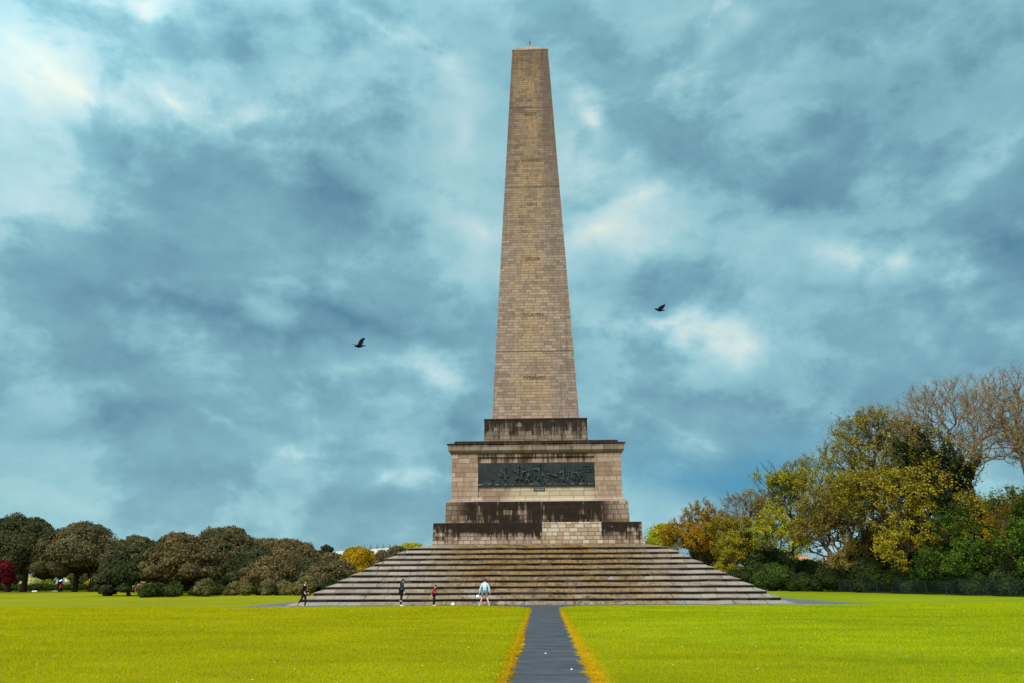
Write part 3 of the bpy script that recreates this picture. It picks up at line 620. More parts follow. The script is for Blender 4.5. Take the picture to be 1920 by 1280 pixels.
    ctr = np.array([0, 0, z0 + hz * .25])
    for i in leafn:
        out = X[i] - ctr; out /= np.linalg.norm(out) + 1e-9; dr0 = X[i] - X[pr[i]]; dr0 /= np.linalg.norm(dr0) + 1e-9
        for q in range(twigs):
            dr = out * .6 + dr0 * .6 + r.normal(0, .55, 3) + np.array([0, 0, .25]); dr /= np.linalg.norm(dr); L_ = twl * r.uniform(.5, 1.2)
            st = X[i] + (X[pr[i]] - X[i]) * r.uniform(0, .6); m1 = st + dr * L_ * .5; e = m1 + (dr + r.normal(0, .3, 3)) * L_ * .5
            tw += [(st, m1, twr, twr * .8), (m1, e, twr * .8, twr * .4)]; tips += [m1, e]; tdir += [dr, dr]
    parts_ = [tubes(big_, 7)]
    obj('trunk', joinmesh('trunk', parts_), bark or M_bark, t)
    tv, tf = tubes(sm + tw, 3); obj('branches', meshnp('branches', tv, tf, 4), bark or M_bark, t)
    if leafmat_:
        T = np.array(tips); zz_ = (T[:, 2] / h); ok = (zz_ >= leafz[0]) & (zz_ <= leafz[1]); T = T[ok]
        T = T[r.permutation(len(T))]; keepn = T
        nleaf = int(nleaf * 1.45); lsize = lsize * .84
        idx = r.integers(0, len(T), nleaf); c = T[idx] + r.normal(0, .16, (nleaf, 3))
        nn = c - ctr; nn /= np.linalg.norm(nn, axis=1, keepdims=True); nn[:, 2] += .5
        tn = np.clip(r.normal(.5, .22, nleaf) + np.sin(idx * 12.9898) * .1, 0, 1)
        crown_obj(leaves(c, nn, lsize, tn, .7), None, ML[leafmat_], t)
    if ivy:
        S = [s for s in segs if s[2] > .07]; wts = np.array([np.linalg.norm(np.array(s[1]) - np.array(s[0])) for s in S]); wts /= wts.sum()
        idx = r.choice(len(S), ivy, p=wts); q = r.uniform(0, 1, (ivy, 1)); a = np.array([S[i][0] for i in idx]); c = np.array([S[i][1] for i in idx])
        dd = r.normal(0, 1, (ivy, 3)); dd /= np.linalg.norm(dd, axis=1, keepdims=True)
        c = a + (c - a) * q + dd * np.abs(r.normal(.45, .25, (ivy, 1))); c[:, 2] = np.maximum(c[:, 2], .1)
        v, f, tt = leaves(c, dd, .19, r.uniform(0, 1, ivy), .6); obj('ivy', meshnp('ivy', v, f, 4, tint=tt), ML['ivy'], t)
    return t

# --- left: broad evergreen oaks, from far left to the monument
LT = [('far leftmost tall broad evergreen oak with rounded brown green crown', -97.2, 65.1, 13.6, 7.4, 'oakg', .24, 3),
      ('second broad evergreen oak from the left with trunks showing under it', -85.6, 66.7, 12.3, 7.2, 'oak', .2, 3),
      ('lower rounded oak between the second big oak and the front oak group', -71.2, 59.9, 9.6, 5.0, 'oak', .2, 1),
      ('light brown rounded oak standing forward at the lawn edge on the left', -47.2, 25.5, 8.0, 4.4, 'oak2', .06, 1),
      ('wide dark brown oak behind the low bushes left of the monument', -47.8, 42.2, 9.6, 6.4, 'oak', .08, 1),
      ('rounded dark oak right of the widest left hand oak', -41.9, 54.0, 8.2, 5.6, 'oak2', .1, 1),
      ('small dark round topped oak peeping above its neighbours left of the yellow tree', -43.0, 80.1, 9.0, 2.6, 'oakg', .2, 1),
      ('lower brown oak beside the yellow tree left of the steps', -34.9, 53.0, 6.0, 3.6, 'oak2', .06, 1),
      ('dark low oak rising behind the left edge of the steps', -25.6, 63.2, 7.5, 4.2, 'oak', .1, 1),
      ('dark green mid height oak behind the low bushes', -41.1, 36.3, 6.2, 4.2, 'oakg', .06, 1),
      ('dark oak filling the gap behind the light brown front oak', -59.5, 46.0, 8.6, 4.5, 'oakg', .06, 1),
      ('dark oak low behind the lone walker', -34.0, 42.0, 5.2, 4.0, 'oakg', .06, 1),
      ('tall dark oak at the left edge behind the red tree', -108, 69, 12.6, 7.0, 'oakg', .22, 2),
      ('oak crown filling the dip between the second and third oaks', -80.5, 74, 9.8, 5.4, 'oak', .22, 1), ('brown oak crown between the widest oak and its right neighbour', -46.5, 56.0, 8.8, 5.2, 'oak2', .1, 1),
      ('low dark oak left of the front oak group at the lawn edge', -53.0, 25.0, 6.6, 3.8, 'oakg', .04, 1), ('brown oak low behind the pale bushes', -38.0, 33.0, 5.0, 3.6, 'oak2', .04, 1), ('low brown oak behind the largest round bush', -31.0, 36.0, 4.4, 3.2, 'oak', .04, 1),
      ('small brown oak below the yellow tree', -31.5, 47.0, 5.0, 3.0, 'oak2', .04, 1), ('dark oak behind the front oaks left of centre', -62.0, 56.0, 8.6, 4.6, 'oak', .1, 1)]
for i, (lb, x, y, h, w_, mt, bs, tk) in enumerate(LT):
    dense_tree('oak_tree', lb, 'tree', x, y, h, w_, mt, bs, 66, .19, 'evergreen oaks along the left side of the lawn', seed=40 + i, trunks=tk, lr=(.12, .25), flat_=.8, dens_=1.25)
dense_tree('copper_tree', 'small dark red leaved tree at the far left edge', 'tree', -86.6, 47.8, 5.6, 1.8, 'red', .25, 12, .22, seed=77)
dense_tree('yellow_tree', 'golden yellow tree behind the oaks left of the steps', 'tree', -34.4, 71.5, 7.1, 4.6, 'gold', .2, 26, .25, seed=61)
dense_tree('yellow_tree', 'bright yellow green tree top just above the left end of the steps', 'tree', -31.4, 113.1, 11.6, 4.2, 'lime', .3, 12, .3, seed=62, dens_=.8)
BL = [(-42.8, 16.0, 1.8, 1.2, 'dark', 'low dark bush leftmost of the row at the lawn edge'), (-39.7, 17.4, 2.2, 1.3, 'bush', 'rounded brown green bush second in the row left of the walker'), (-38.2, 22.4, 1.7, 1.2, 'bush', 'small pale bush near the middle of the left row'),
      (-36.6, 21.9, 1.9, 1.1, 'bush', 'upright pale bush in the middle of the left row'), (-33.8, 21.9, 2.3, 1.1, 'bush', 'taller pale green bush left of the walker'), (-32.3, 23.5, 1.8, 1.4, 'bush', 'wide low pale bush just left of the walker'),
      (-28.8, 21.4, 2.4, 1.6, 'bush', 'largest round bush behind the walker in black'), (-26.9, 24.9, 2.1, 1.3, 'dark', 'dark green bush between the walker and the steps'), (-44.6, 13.6, 1.5, 1.4, 'dark', 'dark low bush under the light brown front oak'),
      (-41.2, 24.5, 1.3, 1.4, 'dark', 'dark bush half hidden behind the rounded brown green bush'), (-46.9, 18.5, 1.2, 1.5, 'dark', 'flat dark shrub at the far end of the left bush row'), (-35.2, 24.6, 1.4, 1.6, 'dark', 'dark shrub behind the pale bushes of the left row'),
      (-41.0, 19.8, 1.9, 1.7, 'dark', 'dark bush between the two brown green bushes left of the middle of the row'), (-30.6, 23.0, 1.6, 1.5, 'bush', 'low pale bush squeezed between the wide bush and the largest round bush'), (-45.4, 17.2, 1.6, 1.7, 'dark', 'dark shrub at the foot of the light brown front oak')]
for i, (x, y, h, w_, mt, lb) in enumerate(BL): bush('bush', lb, x, y, h, w_, mt, 9, .12, 'bushes along the left lawn edge', 90 + i)
GP = [(-123.7, 101.4, 2.4, 2.2), (-120.7, 106.5, 3.1, 2.6), (-119.4, 109.7, 2.9, 2.0), (-113.8, 108.0, 2.6, 2.0), (-111.4, 115.3, 2.5, 1.7), (-107.0, 112.1, 2.7, 2.4), (-104.4, 117.5, 2.3, 2.4), (-97, 114, 2.4, 2.4)]
for i, (x, y, h, w_) in enumerate(GP): bush('far_bush', 'pale yellow bush seen through the gaps between the left oak trunks', x, y, h, w_, 'pale' if i % 2 else 'lime', 7, .22, 'pale bushes seen under the left oaks', 120 + i)

hg = empty('hedge', (0, 0, 0), 'long low dark hedge behind the trunks of the left oaks', 'hedge')
L = [(-132 + 1.5 * k, 84 + .12 * k + random.uniform(-.4, .4), .55, 1.3, .75 + random.uniform(-.1, .15)) for k in range(34)]
o = crown_obj(lobe_crown(L, 1.2, .2, 0, -.9), lobe_core(L), ML['dark'], hg); o.name = 'foliage'
def far_wood(label, x0, x1, y0, y1, h, n, seed):
    r = random.Random(seed); L = []
    for k in range(n):
        q = r.random(); s = r.uniform(2.5, 5); hh = h * r.uniform(.7, 1.1); L.append((x0 + (x1 - x0) * q, y0 + (y1 - y0) * r.random(), hh * .5, s, hh * .55))
    v, f, t = lobe_crown(L, 1.0, .5, 0, -.9); o = crown_obj((v, f, t), lobe_core(L), ML['oak'], None); o.name = 'far_wood'; tag(o, label, 'wood', kind='stuff')
far_wood('far wood closing the view behind the left oaks', -300, -60, 170, 200, 9.5, 90, 5)
far_wood('far wood closing the view behind the right trees', 62, 210, 120, 190, 6.5, 70, 6)
# --- right: mixed spring trees
dense_tree('young_tree', 'small pale yellow green tree just right of the pedestal', 'tree', 26.4, 93.7, 14.2, 3.7, 'lime', .3, 12, .24, seed=201, dens_=.75)
branch_tree('orange_tree', 'rounded orange brown tree right of the pedestal', 'tree', 30.6, 72.6, 15.8, 5.7, 202, 1300, (.2, 1), .15, .016, 5, .7, 'orange', 24000, .17, plw=.2)
branch_tree('green_tree', 'yellow green bushy tree in front of the orange tree', 'tree', 33.4, 56.8, 11.9, 4.2, 203, 1100, (.08, 1), .08, .016, 5, .6, 'olive', 21000, .15, plw=.2)
dense_tree('shade_tree', 'dark low tree hidden behind the orange tree', 'tree', 33.5, 78, 9.0, 4.4, 'oak2', .05, 20, .25, seed=330)
branch_tree('twiggy_tree', 'brown twiggy tree between orange tree and bright yellow green tree', 'tree', 37.2, 60.7, 16.9, 5.4, 204, 1000, (.15, 1), .15, .016, 5, .9, 'brown', 11000, .15)
branch_tree('airy_tree', 'airy bright yellow green tree with sky showing through low down', 'tree', 39.6, 47.4, 18.2, 5.3, 205, 1100, (.25, 1), .22, .016, 5, .8, 'lime', 15000, .16, bark=M_barkd)
branch_tree('twiggy_tree', 'tall thinly leaved tree right of the bright yellow green tree', 'tree', 44.8, 45.8, 21.8, 5.5, 206, 1200, (.25, 1), .22, .016, 5, .9, 'olive', 14000, .15)
branch_tree('olive_tree', 'dense olive brown tree with drooping foliage right of the sky gap', 'tree', 41.2, 29.9, 14.8, 5.4, 207, 1100, (.12, 1), .12, .018, 5, .8, 'brown', 17000, .15)
branch_tree('wide_tree', 'tall olive tree with bare twigs spreading over its left side', 'tree', 45.6, 23.9, 23.6, 6.6, 208, 1500, (.35, 1), .25, .016, 7, 1.1, 'olive', 17000, .14, lobes=[(-.55, 0, .72, .45, .12), (-.1, 0, .86, .5, .12), (.3, .1, .8, .45, .12), (-.35, .2, .86, .4, .1), (0, 0, .65, .6, .15), (-.5, -.2, .55, .4, .1), (.3, -.2, .6, .4, .1)])
branch_tree('olive_tree', 'broad yellow olive tree filling the middle of the right tree line', 'tree', 42.4, 17.6, 15.0, 5.4, 209, 1200, (.14, 1), .12, .018, 5, .8, 'olive', 22000, .15)
branch_tree('ivy_tree', 'dark ivy clad tree in the middle of the right tree line', 'tree', 46.6, 14.8, 19.6, 5.0, 210, 900, (.3, 1), .3, .024, 5, .9, 'olive', 5000, .15, bark=M_barkd, ivy=17000)
branch_tree('bare_tree', 'tallest bare tree with fine branching crown against the sky', 'tree', 51.2, 15.9, 25.3, 6.6, 211, 1200, (.5, 1), .46, .013, 10, .95, 'brown', 5000, .10, bark=M_barkp, lobes=[(-.65, 0, .80, .4, .10), (-.35, 0, .90, .45, .085), (.1, 0, .91, .5, .09), (.5, 0, .84, .45, .1), (0, 0, .78, .6, .12), (-.3, .3, .8, .5, .12), (.3, -.3, .8, .5, .12), (-.75, 0, .70, .35, .08), (.55, 0, .66, .4, .1), (0, 0, .62, .4, .1), (-.5, 0, .58, .3, .07)], plw=.22, kink=.36, twr=.0085)
branch_tree('bare_tree', 'bare tree with a pale ochre trunk at the right edge', 'tree', 53.0, 8.1, 24.4, 5.8, 212, 1050, (.5, 1), .58, .014, 10, .95, 'brown', 4200, .10, bark=M_barkp, lobes=[(-.35, 0, .82, .45, .11), (.1, 0, .92, .5, .08), (.5, 0, .84, .5, .1), (0, 0, .74, .65, .12), (.4, .3, .65, .5, .12), (-.2, -.3, .65, .5, .1), (-.6, 0, .62, .3, .08), (.2, 0, .66, .5, .1), (.7, 0, .72, .3, .1)], plw=.22, kink=.36, twr=.0085)
branch_tree('maple_tree', 'dark green leafy tree at the right edge in front of the bare trees', 'tree', 47.8, .4, 10.4, 3.4, 213, 700, (.15, 1), .15, .016, 4, .6, 'maple', 9500, .14, bark=M_barkd)
branch_tree('golden_tree', 'small golden leaved tree with a leaning ochre trunk near the right edge', 'tree', 48.3, 4.2, 9.6, 2.6, 214, 500, (.3, 1), .3, .017, 4, .6, 'gold', 4200, .12, bark=M_barkg, lean=-.1)
branch_tree('maple_tree', 'low tree with bright green layered leaves below the ivy clad tree', 'tree', 44.4, 8.4, 9.2, 3.9, 215, 600, (.18, 1), .15, .015, 4, .6, 'maple', 10500, .14, bark=M_barkd)
branch_tree('olive_tree', 'ochre leaved tree low between the bare trees', 'tree', 48.6, 10.4, 10.5, 3.4, 216, 700, (.2, 1), .2, .017, 4, .7, 'olive', 7500, .14)
DK = [(48, 36, 8.4, 5, 'dark tree deep in the wood behind the olive brown tree'), (50, 27, 9.2, 5, 'dark tree deep in the wood behind the wide olive tree'), (51, 19, 9.8, 5, 'dark tree deep in the wood behind the ivy clad tree'),
      (53, 12, 10, 5, 'dark tree deep in the wood below the tallest bare tree'), (54, 4, 10, 5, 'dark tree deep in the wood at the right edge'), (42.5, 66, 6.8, 4.6, 'dark low tree behind the brown twiggy tree'), (36, 52, 6.0, 3.0, 'dark low tree at the foot of the yellow green bushy tree'),
      (44, 56, 4.2, 4.0, 'low dark tree behind the airy bright yellow green tree'), (52, 62, 4.0, 4.0, 'low dark tree in front of the house with the orange roof'), (47, 43, 5.6, 3.4, 'dark tree between the house and the olive brown tree')]
for i, (x, y, h, w_, lb) in enumerate(DK): dense_tree('shade_tree', lb, 'tree', x, y, h, w_, 'dark', .1, 14, .24, 'dark trees inside the right wood', seed=300 + i)
SB = [(29.9, 46.0, 2.7, 2.2, 'dark', 'low dark shrub nearest the steps on the right'), (33.8, 39.6, 3.0, 2.7, 'ivyg', 'big glossy green shrub right of the steps'), (36.0, 33.9, 2.6, 2.0, 'dark', 'dark shrub right of the big glossy shrub'),
      (38.9, 29.6, 3.3, 2.5, 'dark', 'dark shrub under the olive brown tree at the fence'), (40.8, 23.6, 3.7, 2.4, 'dark', 'tall dark shrub behind the fence under the wide olive tree'), (42.3, 17.2, 3.8, 2.4, 'dark', 'tall dark shrub behind the fence under the yellow olive tree'),
      (43.5, 12.2, 3.6, 2.2, 'maple', 'green shrub behind the fence below the ivy clad tree'), (44.2, 6.6, 3.1, 2.2, 'dark', 'dark shrub behind the fence below the layered green tree'), (45.2, 2.0, 2.9, 2.2, 'dark', 'dark shrub behind the fence near the leaning trunk'), (45.8, -2.6, 3.4, 2.0, 'maple', 'green shrub at the right edge behind the fence')]
for i, (x, y, h, w_, mt, lb) in enumerate(SB): bush('shrub', lb, x + .5, y, h * (1.05 + .25 * math.sin(i * 2.3)), w_ * 1.25, mt, 22, .13, 'shrubs along the right fence', 140 + i)
# fence
M_fence = flat('fence_green', (.008, .022, .02), .6, .3)
fe = empty('fence', (0, 0, 0), 'dark green railing fence running along the foot of the right trees', 'fence')
pts = [(36.6, 38.5), (38.3, 30), (39.5, 22), (40.6, 13), (42.2, 4), (43.5, -4), (44.6, -10)]
S, bars = [], []
for (a, c) in zip(pts[:-1], pts[1:]):
    a, c = Vector((*a, 0)), Vector((*c, 0)); n = max(2, int((c - a).length / 2.4))
    for k in range(n):
        p = a.lerp(c, k / n); S.append((p, p + Vector((0, 0, 1.5)), .045, .045))
    for z in (.15, 1.38): bars.append((a + Vector((0, 0, z)), c + Vector((0, 0, z)), .025, .025))
    for k in range(int((c - a).length / .16)):
        p = a.lerp(c, k * .16 / (c - a).length); bars.append((p + Vector((0, 0, .08)), p + Vector((0, 0, 1.45)), .014, .014))
v, f = tubes(bars, 4); obj('railings', joinmesh('railings', [(v, f)], False), M_fence, fe)
for s in S: obj('post', joinmesh('post', [tubes([s], 6)], False), M_fence, fe)

# --- buildings
M_ren = flat('render_cream', (.55, .50, .42), .9, .1, 1.); M_tile = flat('orange_tiles', (.36, .16, .085), .85, .2, 3.)
M_roofp = flat('pale_roof', (.45, .40, .36), .7, .08, .3); M_glass = flat('dark_glass', (.05, .09, .12), .2, .1, 1., .6)
hs = empty('house', (55.0, 100, 0), 'small house with orange tiled roof glimpsed between the right trees', 'house')
mb = MB(); mb.box(-5, 5, -4, 4, 0, 3.6); obj('wall', mb.mesh(), M_ren, hs)
mb = MB(); mb.face([(-5.4, -4.5, 3.5), (5.4, -4.5, 3.5), (5.4, 0, 6.4), (-5.4, 0, 6.4)]); mb.face([(5.4, 4.5, 3.5), (-5.4, 4.5, 3.5), (-5.4, 0, 6.4), (5.4, 0, 6.4)])
mb.face([(-5.4, 4.5, 3.5), (-5.4, -4.5, 3.5), (-5.4, 0, 6.4)]); mb.face([(5.4, -4.5, 3.5), (5.4, 4.5, 3.5), (5.4, 0, 6.4)]); rf = obj('roof', mb.mesh(), M_tile, hs)
mb = MB(); mb.box(2.6, 3.4, .4, 1.2, 5.4, 7.2); obj('chimney', mb.mesh(), M_tile, rf)
for x in (-3, 0, 3): mb = MB(); mb.box(x - .6, x + .6, -4.05, -3.95, 1, 2.3); obj('window', mb.mesh(), M_glass, hs)
bd = empty('long_building', (-68, 248, 0), 'distant long pale roofed building with a row of small dark pyramids on top', 'building')
bd.rotation_euler.z = math.atan2(5.6, 25.9)
mb = MB(); mb.box(-20, 13, 0, 16, 0, 12.2); obj('wall', mb.mesh(), M_ren, bd)
mb = MB(); Zl, Zr = 13.4, 15.4
mb.face([(-22, -.5, 12.0), (15, -.5, 12.0), (13, 3, Zr), (-18, 3, Zl)]); mb.face([(-18, 3, Zl), (13, 3, Zr), (13, 15, Zr), (-18, 15, Zl)])
mb.face([(15, -.5, 12), (15, 16.5, 12), (13, 15, Zr), (13, 3, Zr)]); mb.face([(-22, 16.5, 12), (-22, -.5, 12), (-18, 3, Zl), (-18, 15, Zl)])
rf = obj('roof', mb.mesh(), M_roofp, bd)
for k in range(6):
    x = -5.6 + 2.64 * k; z = 14.2 + .08 * k; mb = MB(); q = [(x - .75, 3.2, z), (x + .75, 3.2, z), (x + .75, 4.7, z), (x - .75, 4.7, z)]
    for i in range(4): mb.face([q[i], q[(i + 1) % 4], (x, 3.95, z + 2.3)])
    obj('skylight', mb.mesh(), M_glass, rf)

# ------------------------------------------------------------------ people
def skin(name, V_, E_, rad, mat, parent=None, sub=2, loc=None, root=0):
    me = bpy.data.meshes.new(name); me.from_pydata(V_, E_, []); o = obj(name, me, mat, parent, loc)
    md = o.modifiers.new('skin', 'SKIN'); md.use_smooth_shade = True
    for i, s in enumerate(me.skin_vertices[0].data):
        r_ = rad[i]; s.radius = (r_, r_) if isinstance(r_, float) else r_; s.use_root = (i == root)
    o.modifiers.new('sub', 'SUBSURF').levels = sub; o.modifiers['sub'].render_levels = sub
    return o
def human(label, loc, yaw, H, pose, skin_m, hair_m, top_m, leg_m, shoe_m, sleeves=True, shorts=False, sock_m=None, leglen=1., toplong=0., extra=None, hood=None):
    """joints in a body of height 1.8 facing -Y; pose gives offsets"""
    k = H / 1.8
    J = dict(pel=(0, 0, .96), sp=(0, .0, 1.15), ch=(0, 0, 1.36), nk=(0, 0, 1.50), hd=(0, -.02, 1.64), ht=(0, 0, 1.75),
             hl=(.10, 0, .93), kl=(.11, 0, .50), al=(.11, .02, .09), tl=(.12, -.16, .035), hr=(-.10, 0, .93), kr=(-.11, 0, .50), ar=(-.11, .02, .09), tr=(-.12, -.16, .035),
             sl=(.165, 0, 1.41), el=(.25, .02, 1.15), wl=(.27, -.06, .90), sr=(-.165, 0, 1.41), er=(-.25, .02, 1.15), wr=(-.27, -.06, .90))
    J.update(pose); 
    for s_, wn in (('l', 'wl'), ('r', 'wr')):
        wv = Vector(J[wn]); ev = Vector(J['e' + s_]); dv = (wv - ev).normalized(); J['h' + s_ + '2'] = tuple(wv + dv * .09)
    J = {q: tuple(c * k for c in v) for q, v in J.items()}
    def chain(name, ks, ed, rd, mat, parent, root=0):
        Vv = [J[q] if isinstance(q, str) else q for q in ks]; return skin(name, Vv, ed, [r * k if isinstance(r, float) else (r[0] * k, r[1] * k) for r in rd], mat, parent, 1, None, root)
    ks = ['pel', 'sp', 'ch', 'nk', 'hd', 'ht', 'hl', 'kl', 'al', 'tl', 'hr', 'kr', 'ar', 'tr', 'sl', 'el', 'wl', 'hl2', 'sr', 'er', 'wr', 'hr2']
    ed = [(0, 1), (1, 2), (2, 3), (3, 4), (4, 5), (0, 6), (6, 7), (7, 8), (8, 9), (0, 10), (10, 11), (11, 12), (12, 13), (2, 14), (14, 15), (15, 16), (16, 17), (2, 18), (18, 19), (19, 20), (20, 21)]
    # fingers
    Vv = [J[q] for q in ks]; rd = [.13, .12, .14, .055, .085, .06, .085, .055, .038, .035, .085, .055, .038, .035, .06, .043, .03, .035, .06, .043, .03, .035]
    for hidx, widx in ((17, 16), (21, 20)):
        hp = Vector(Vv[hidx]); dv = (hp - Vector(Vv[widx])).normalized(); side = dv.cross(Vector((1, 0, 0))).normalized()
        for q in range(4):
            b0 = hp + side * (q - 1.5) * .02 * k; Vv += [tuple(b0 + dv * .03 * k), tuple(b0 + dv * (.075 - abs(q - 1.3) * .008) * k + Vector((0, -.012 * k, 0)))]
            ed += [(hidx, len(Vv) - 2), (len(Vv) - 2, len(Vv) - 1)]; rd += [.011, .008]
        tb = hp - dv * .03 * k + side * .03 * k; Vv += [tuple(tb), tuple(tb + (dv + side * .6).normalized() * .05 * k)]; ed += [(hidx, len(Vv) - 2), (len(Vv) - 2, len(Vv) - 1)]; rd += [.012, .009]
    o = skin('person', Vv, ed, [r * k for r in rd], skin_m, None, 1); o.location = loc; o.rotation_euler.z = yaw; tag(o, label, 'person')
    # face: nose, eyes
    hd = Vector(J['hd']); fd = (Vector(pose.get('face', (0, -1, 0)))).normalized(); up = Vector((0, 0, 1)); rt = fd.cross(up)
    for q in (-1, 1): obj('eye', joinmesh('eye', [ico(tuple(hd + fd * .082 * k + rt * q * .03 * k + up * .012 * k), .011 * k)]), M_dark, o)
    obj('nose', joinmesh('nose', [ico(tuple(hd + fd * .09 * k - up * .015 * k), .016 * k, 1, (1, 1, 1.4))]), skin_m, o)
    for q in (-1, 1): obj('ear', joinmesh('ear', [ico(tuple(hd + rt * q * .083 * k), .02 * k, 1, (.6, 1, 1.5))]), skin_m, o)
    hv, hf = ico((0, 0, 0), .105 * k, 3); hv = hv * np.array([.95, 1.02, 1.0]); keep_ = []
    fdn = np.array(fd); cond = (hv @ fdn < .035 * k) | (hv[:, 2] > .055 * k); cond &= hv[:, 2] > -.06 * k
    hf = [q for q in hf if all(cond[i] for i in q)]; hv = hv + np.array(hd) + np.array([0, 0, .022 * k]) - fdn * .008 * k
    ho = obj('hair', joinmesh('hair', [(hv, hf)]), hair_m, o)
    # torso garment and sleeves
    low = .96 - toplong; lo = tuple(c * k for c in (pose.get('pel', (0, 0, .96))[0], 0, low))
    chain('top', [lo, 'sp', 'ch', 'nk', 'sl', 'el', 'wl', 'sr', 'er', 'wr'], [(0, 1), (1, 2), (2, 3), (2, 4), (4, 5), (5, 6), (2, 7), (7, 8), (8, 9)],
          [(.165, .13), (.16, .13), (.17, .14), .066, .08, .074, .062, .08, .074, .062], top_m, o)
    end = 'k' if shorts else 'a'
    if shorts:
        def mdp(a, b_, t): return tuple(Vector(J[a]).lerp(Vector(J[b_]), t))
        chain('shorts', ['pel', 'hl', mdp('hl', 'kl', .85), 'hr', mdp('hr', 'kr', .85)], [(0, 1), (1, 2), (0, 3), (3, 4)], [.15, .11, .10, .11, .10], leg_m, o)
    else:
        chain('trousers', ['pel', 'hl', 'kl', 'al', 'hr', 'kr', 'ar'], [(0, 1), (1, 2), (2, 3), (0, 4), (4, 5), (5, 6)], [.15, .105, .075, .06, .105, .075, .06], leg_m, o)
    if sock_m: 
        for s_ in 'lr': chain('sock', [tuple(Vector(J['k' + s_]).lerp(Vector(J['a' + s_]), .18)), 'a' + s_], [(0, 1)], [.066, .056], sock_m, o)
    for s_ in 'lr': chain('shoe', [tuple(Vector(J['a' + s_]) + Vector((0, .04 * k, -.04 * k))), 't' + s_], [(0, 1)], [.052, .045], shoe_m, o)
    if hood: obj('hood', joinmesh('hood', [ico(tuple(Vector(J['nk']) - fd * .09 * k + up * -.02 * k), .11 * k, 2, (1.1, .8, .8))]), hood, o)
    return o
M_dark = flat('eye_dark', (.02, .015, .015), .4)
skA = flat('skin_light', (.62, .40, .30), .6, .06); hb = flat('hair_dark_brown', (.03, .014, .008), .7); hr_ = flat('hair_auburn', (.12, .035, .012), .7)
blk = flat('cloth_black', (.006, .005, .007), .9); nav = flat('cloth_navy', (.012, .018, .035), .9); mar = flat('cloth_maroon_black', (.010, .004, .010), .9)
redc = flat('cloth_red', (.42, .012, .012), .8); lbl = flat('cloth_pale_blue', (.42, .58, .70), .85, .15, 6.); wht = flat('cloth_white', (.75, .72, .68), .8, .05); gry = flat('cloth_grey_blue', (.13, .17, .21), .85)
mag = flat('cloth_magenta', (.30, .05, .16), .85); shy = flat('shoe_pale_yellow', (.75, .70, .35), .7, .05)
yp = -19.35
# 1 walker in black, striding to the right, head up
human('person in black walking to the right beside the left end of the steps', (-16.2, -20.6, 0), R(80), 1.72,
      dict(hl=(.09, 0, .93), kl=(.10, -.10, .50), al=(.10, -.08, .09), tl=(.10, -.26, .035), kr=(-.10, .12, .52), ar=(-.10, .38, .26), tr=(-.10, .40, .12), face=(0, -1, .2),
           el=(.24, .06, 1.15), wl=(.22, -.14, 1.0), er=(-.24, .06, 1.15), wr=(-.22, -.12, 1.0)), skA, hr_, blk, blk, blk)
# 2 tall one in navy hooded coat, looking down to the right
p2 = human('tall person in a long dark hooded coat, white sock bands, looking down', (-9.6, yp - .15, 0), R(120), 1.93,
      dict(nk=(0, -.03, 1.49), hd=(0, -.08, 1.61), ht=(0, -.09, 1.73), face=(0, -1, -.5), kl=(.07, -.02, .5), kr=(-.07, .02, .5), al=(.06, 0, .09), tl=(.07, -.17, .035), ar=(-.06, .03, .09), tr=(-.07, -.14, .035),
           el=(.30, -.05, 1.18), wl=(.36, -.16, .95)), skA, hb, nav, blk, wht, toplong=.22, hood=nav)
for q in (-1, 1): skin('sock_band', [(q * .062 * 1.07, .02, .30 * 1.07), (q * .062 * 1.07, .02, .36 * 1.07)], [(0, 1)], [.11, .11], wht, p2, 1)
# 3 small child, dark clothes with a red sleeve
p3 = human('child in dark clothes with bright red sleeves, head bowed', (-7.3, yp, 0), R(105), 1.50,
      dict(nk=(0, -.06, 1.48), hd=(0, -.13, 1.58), ht=(0, -.16, 1.69), ch=(0, -.02, 1.36), face=(0, -1, -.7), kl=(.06, -.05, .5), al=(.06, -.02, .09), tl=(.06, -.2, .035), kr=(-.06, .03, .5), ar=(-.06, .06, .09), tr=(-.06, -.1, .035),
           er=(-.24, .20, 1.14), wr=(-.26, .26, .90)), skA, hb, mar, mar, wht)
kk = 1.50 / 1.8
skin('red_sleeve', [tuple(c * kk for c in q) for q in ((-.20, .03, 1.38), (-.25, .20, 1.14), (-.27, .26, .93))], [(0, 1), (1, 2)], [.10 * kk, .10 * kk, .085 * kk], redc, p3, 1)
skin('red_hem', [tuple(c * kk for c in q) for q in ((-.10, .12, 1.05), (-.16, .20, .85))], [(0, 1)], [.10 * kk, .12 * kk], redc, p3, 1)
# 4 footballer in pale blue, back to the camera
p4 = human('footballer in pale blue shirt and grey shorts seen from behind', (-3.72, yp - .05, 0), R(176), 1.86,
      dict(kl=(.20, -.02, .50), al=(.34, .0, .09), tl=(.38, -.14, .035), kr=(-.16, .02, .50), ar=(-.30, .06, .09), tr=(-.34, -.08, .035), el=(.29, 0, 1.15), wl=(.36, -.03, .88), er=(-.29, 0, 1.15), wr=(-.34, -.03, .88)), skA, hb, lbl, gry, shy, shorts=True)
kk = 1.86 / 1.8
skin('waist_top', [tuple(c * kk for c in q) for q in ((0, .02, .99), (0, .03, .90))], [(0, 1)], [(.19 * kk, .15 * kk), (.19 * kk, .14 * kk)], mag, p4, 1)
skin('shirt_hem', [tuple(c * kk for c in q) for q in ((0, .01, 1.04), (0, .02, 1.0))], [(0, 1)], [(.195 * kk, .155 * kk), (.195 * kk, .155 * kk)], wht, p4, 1)
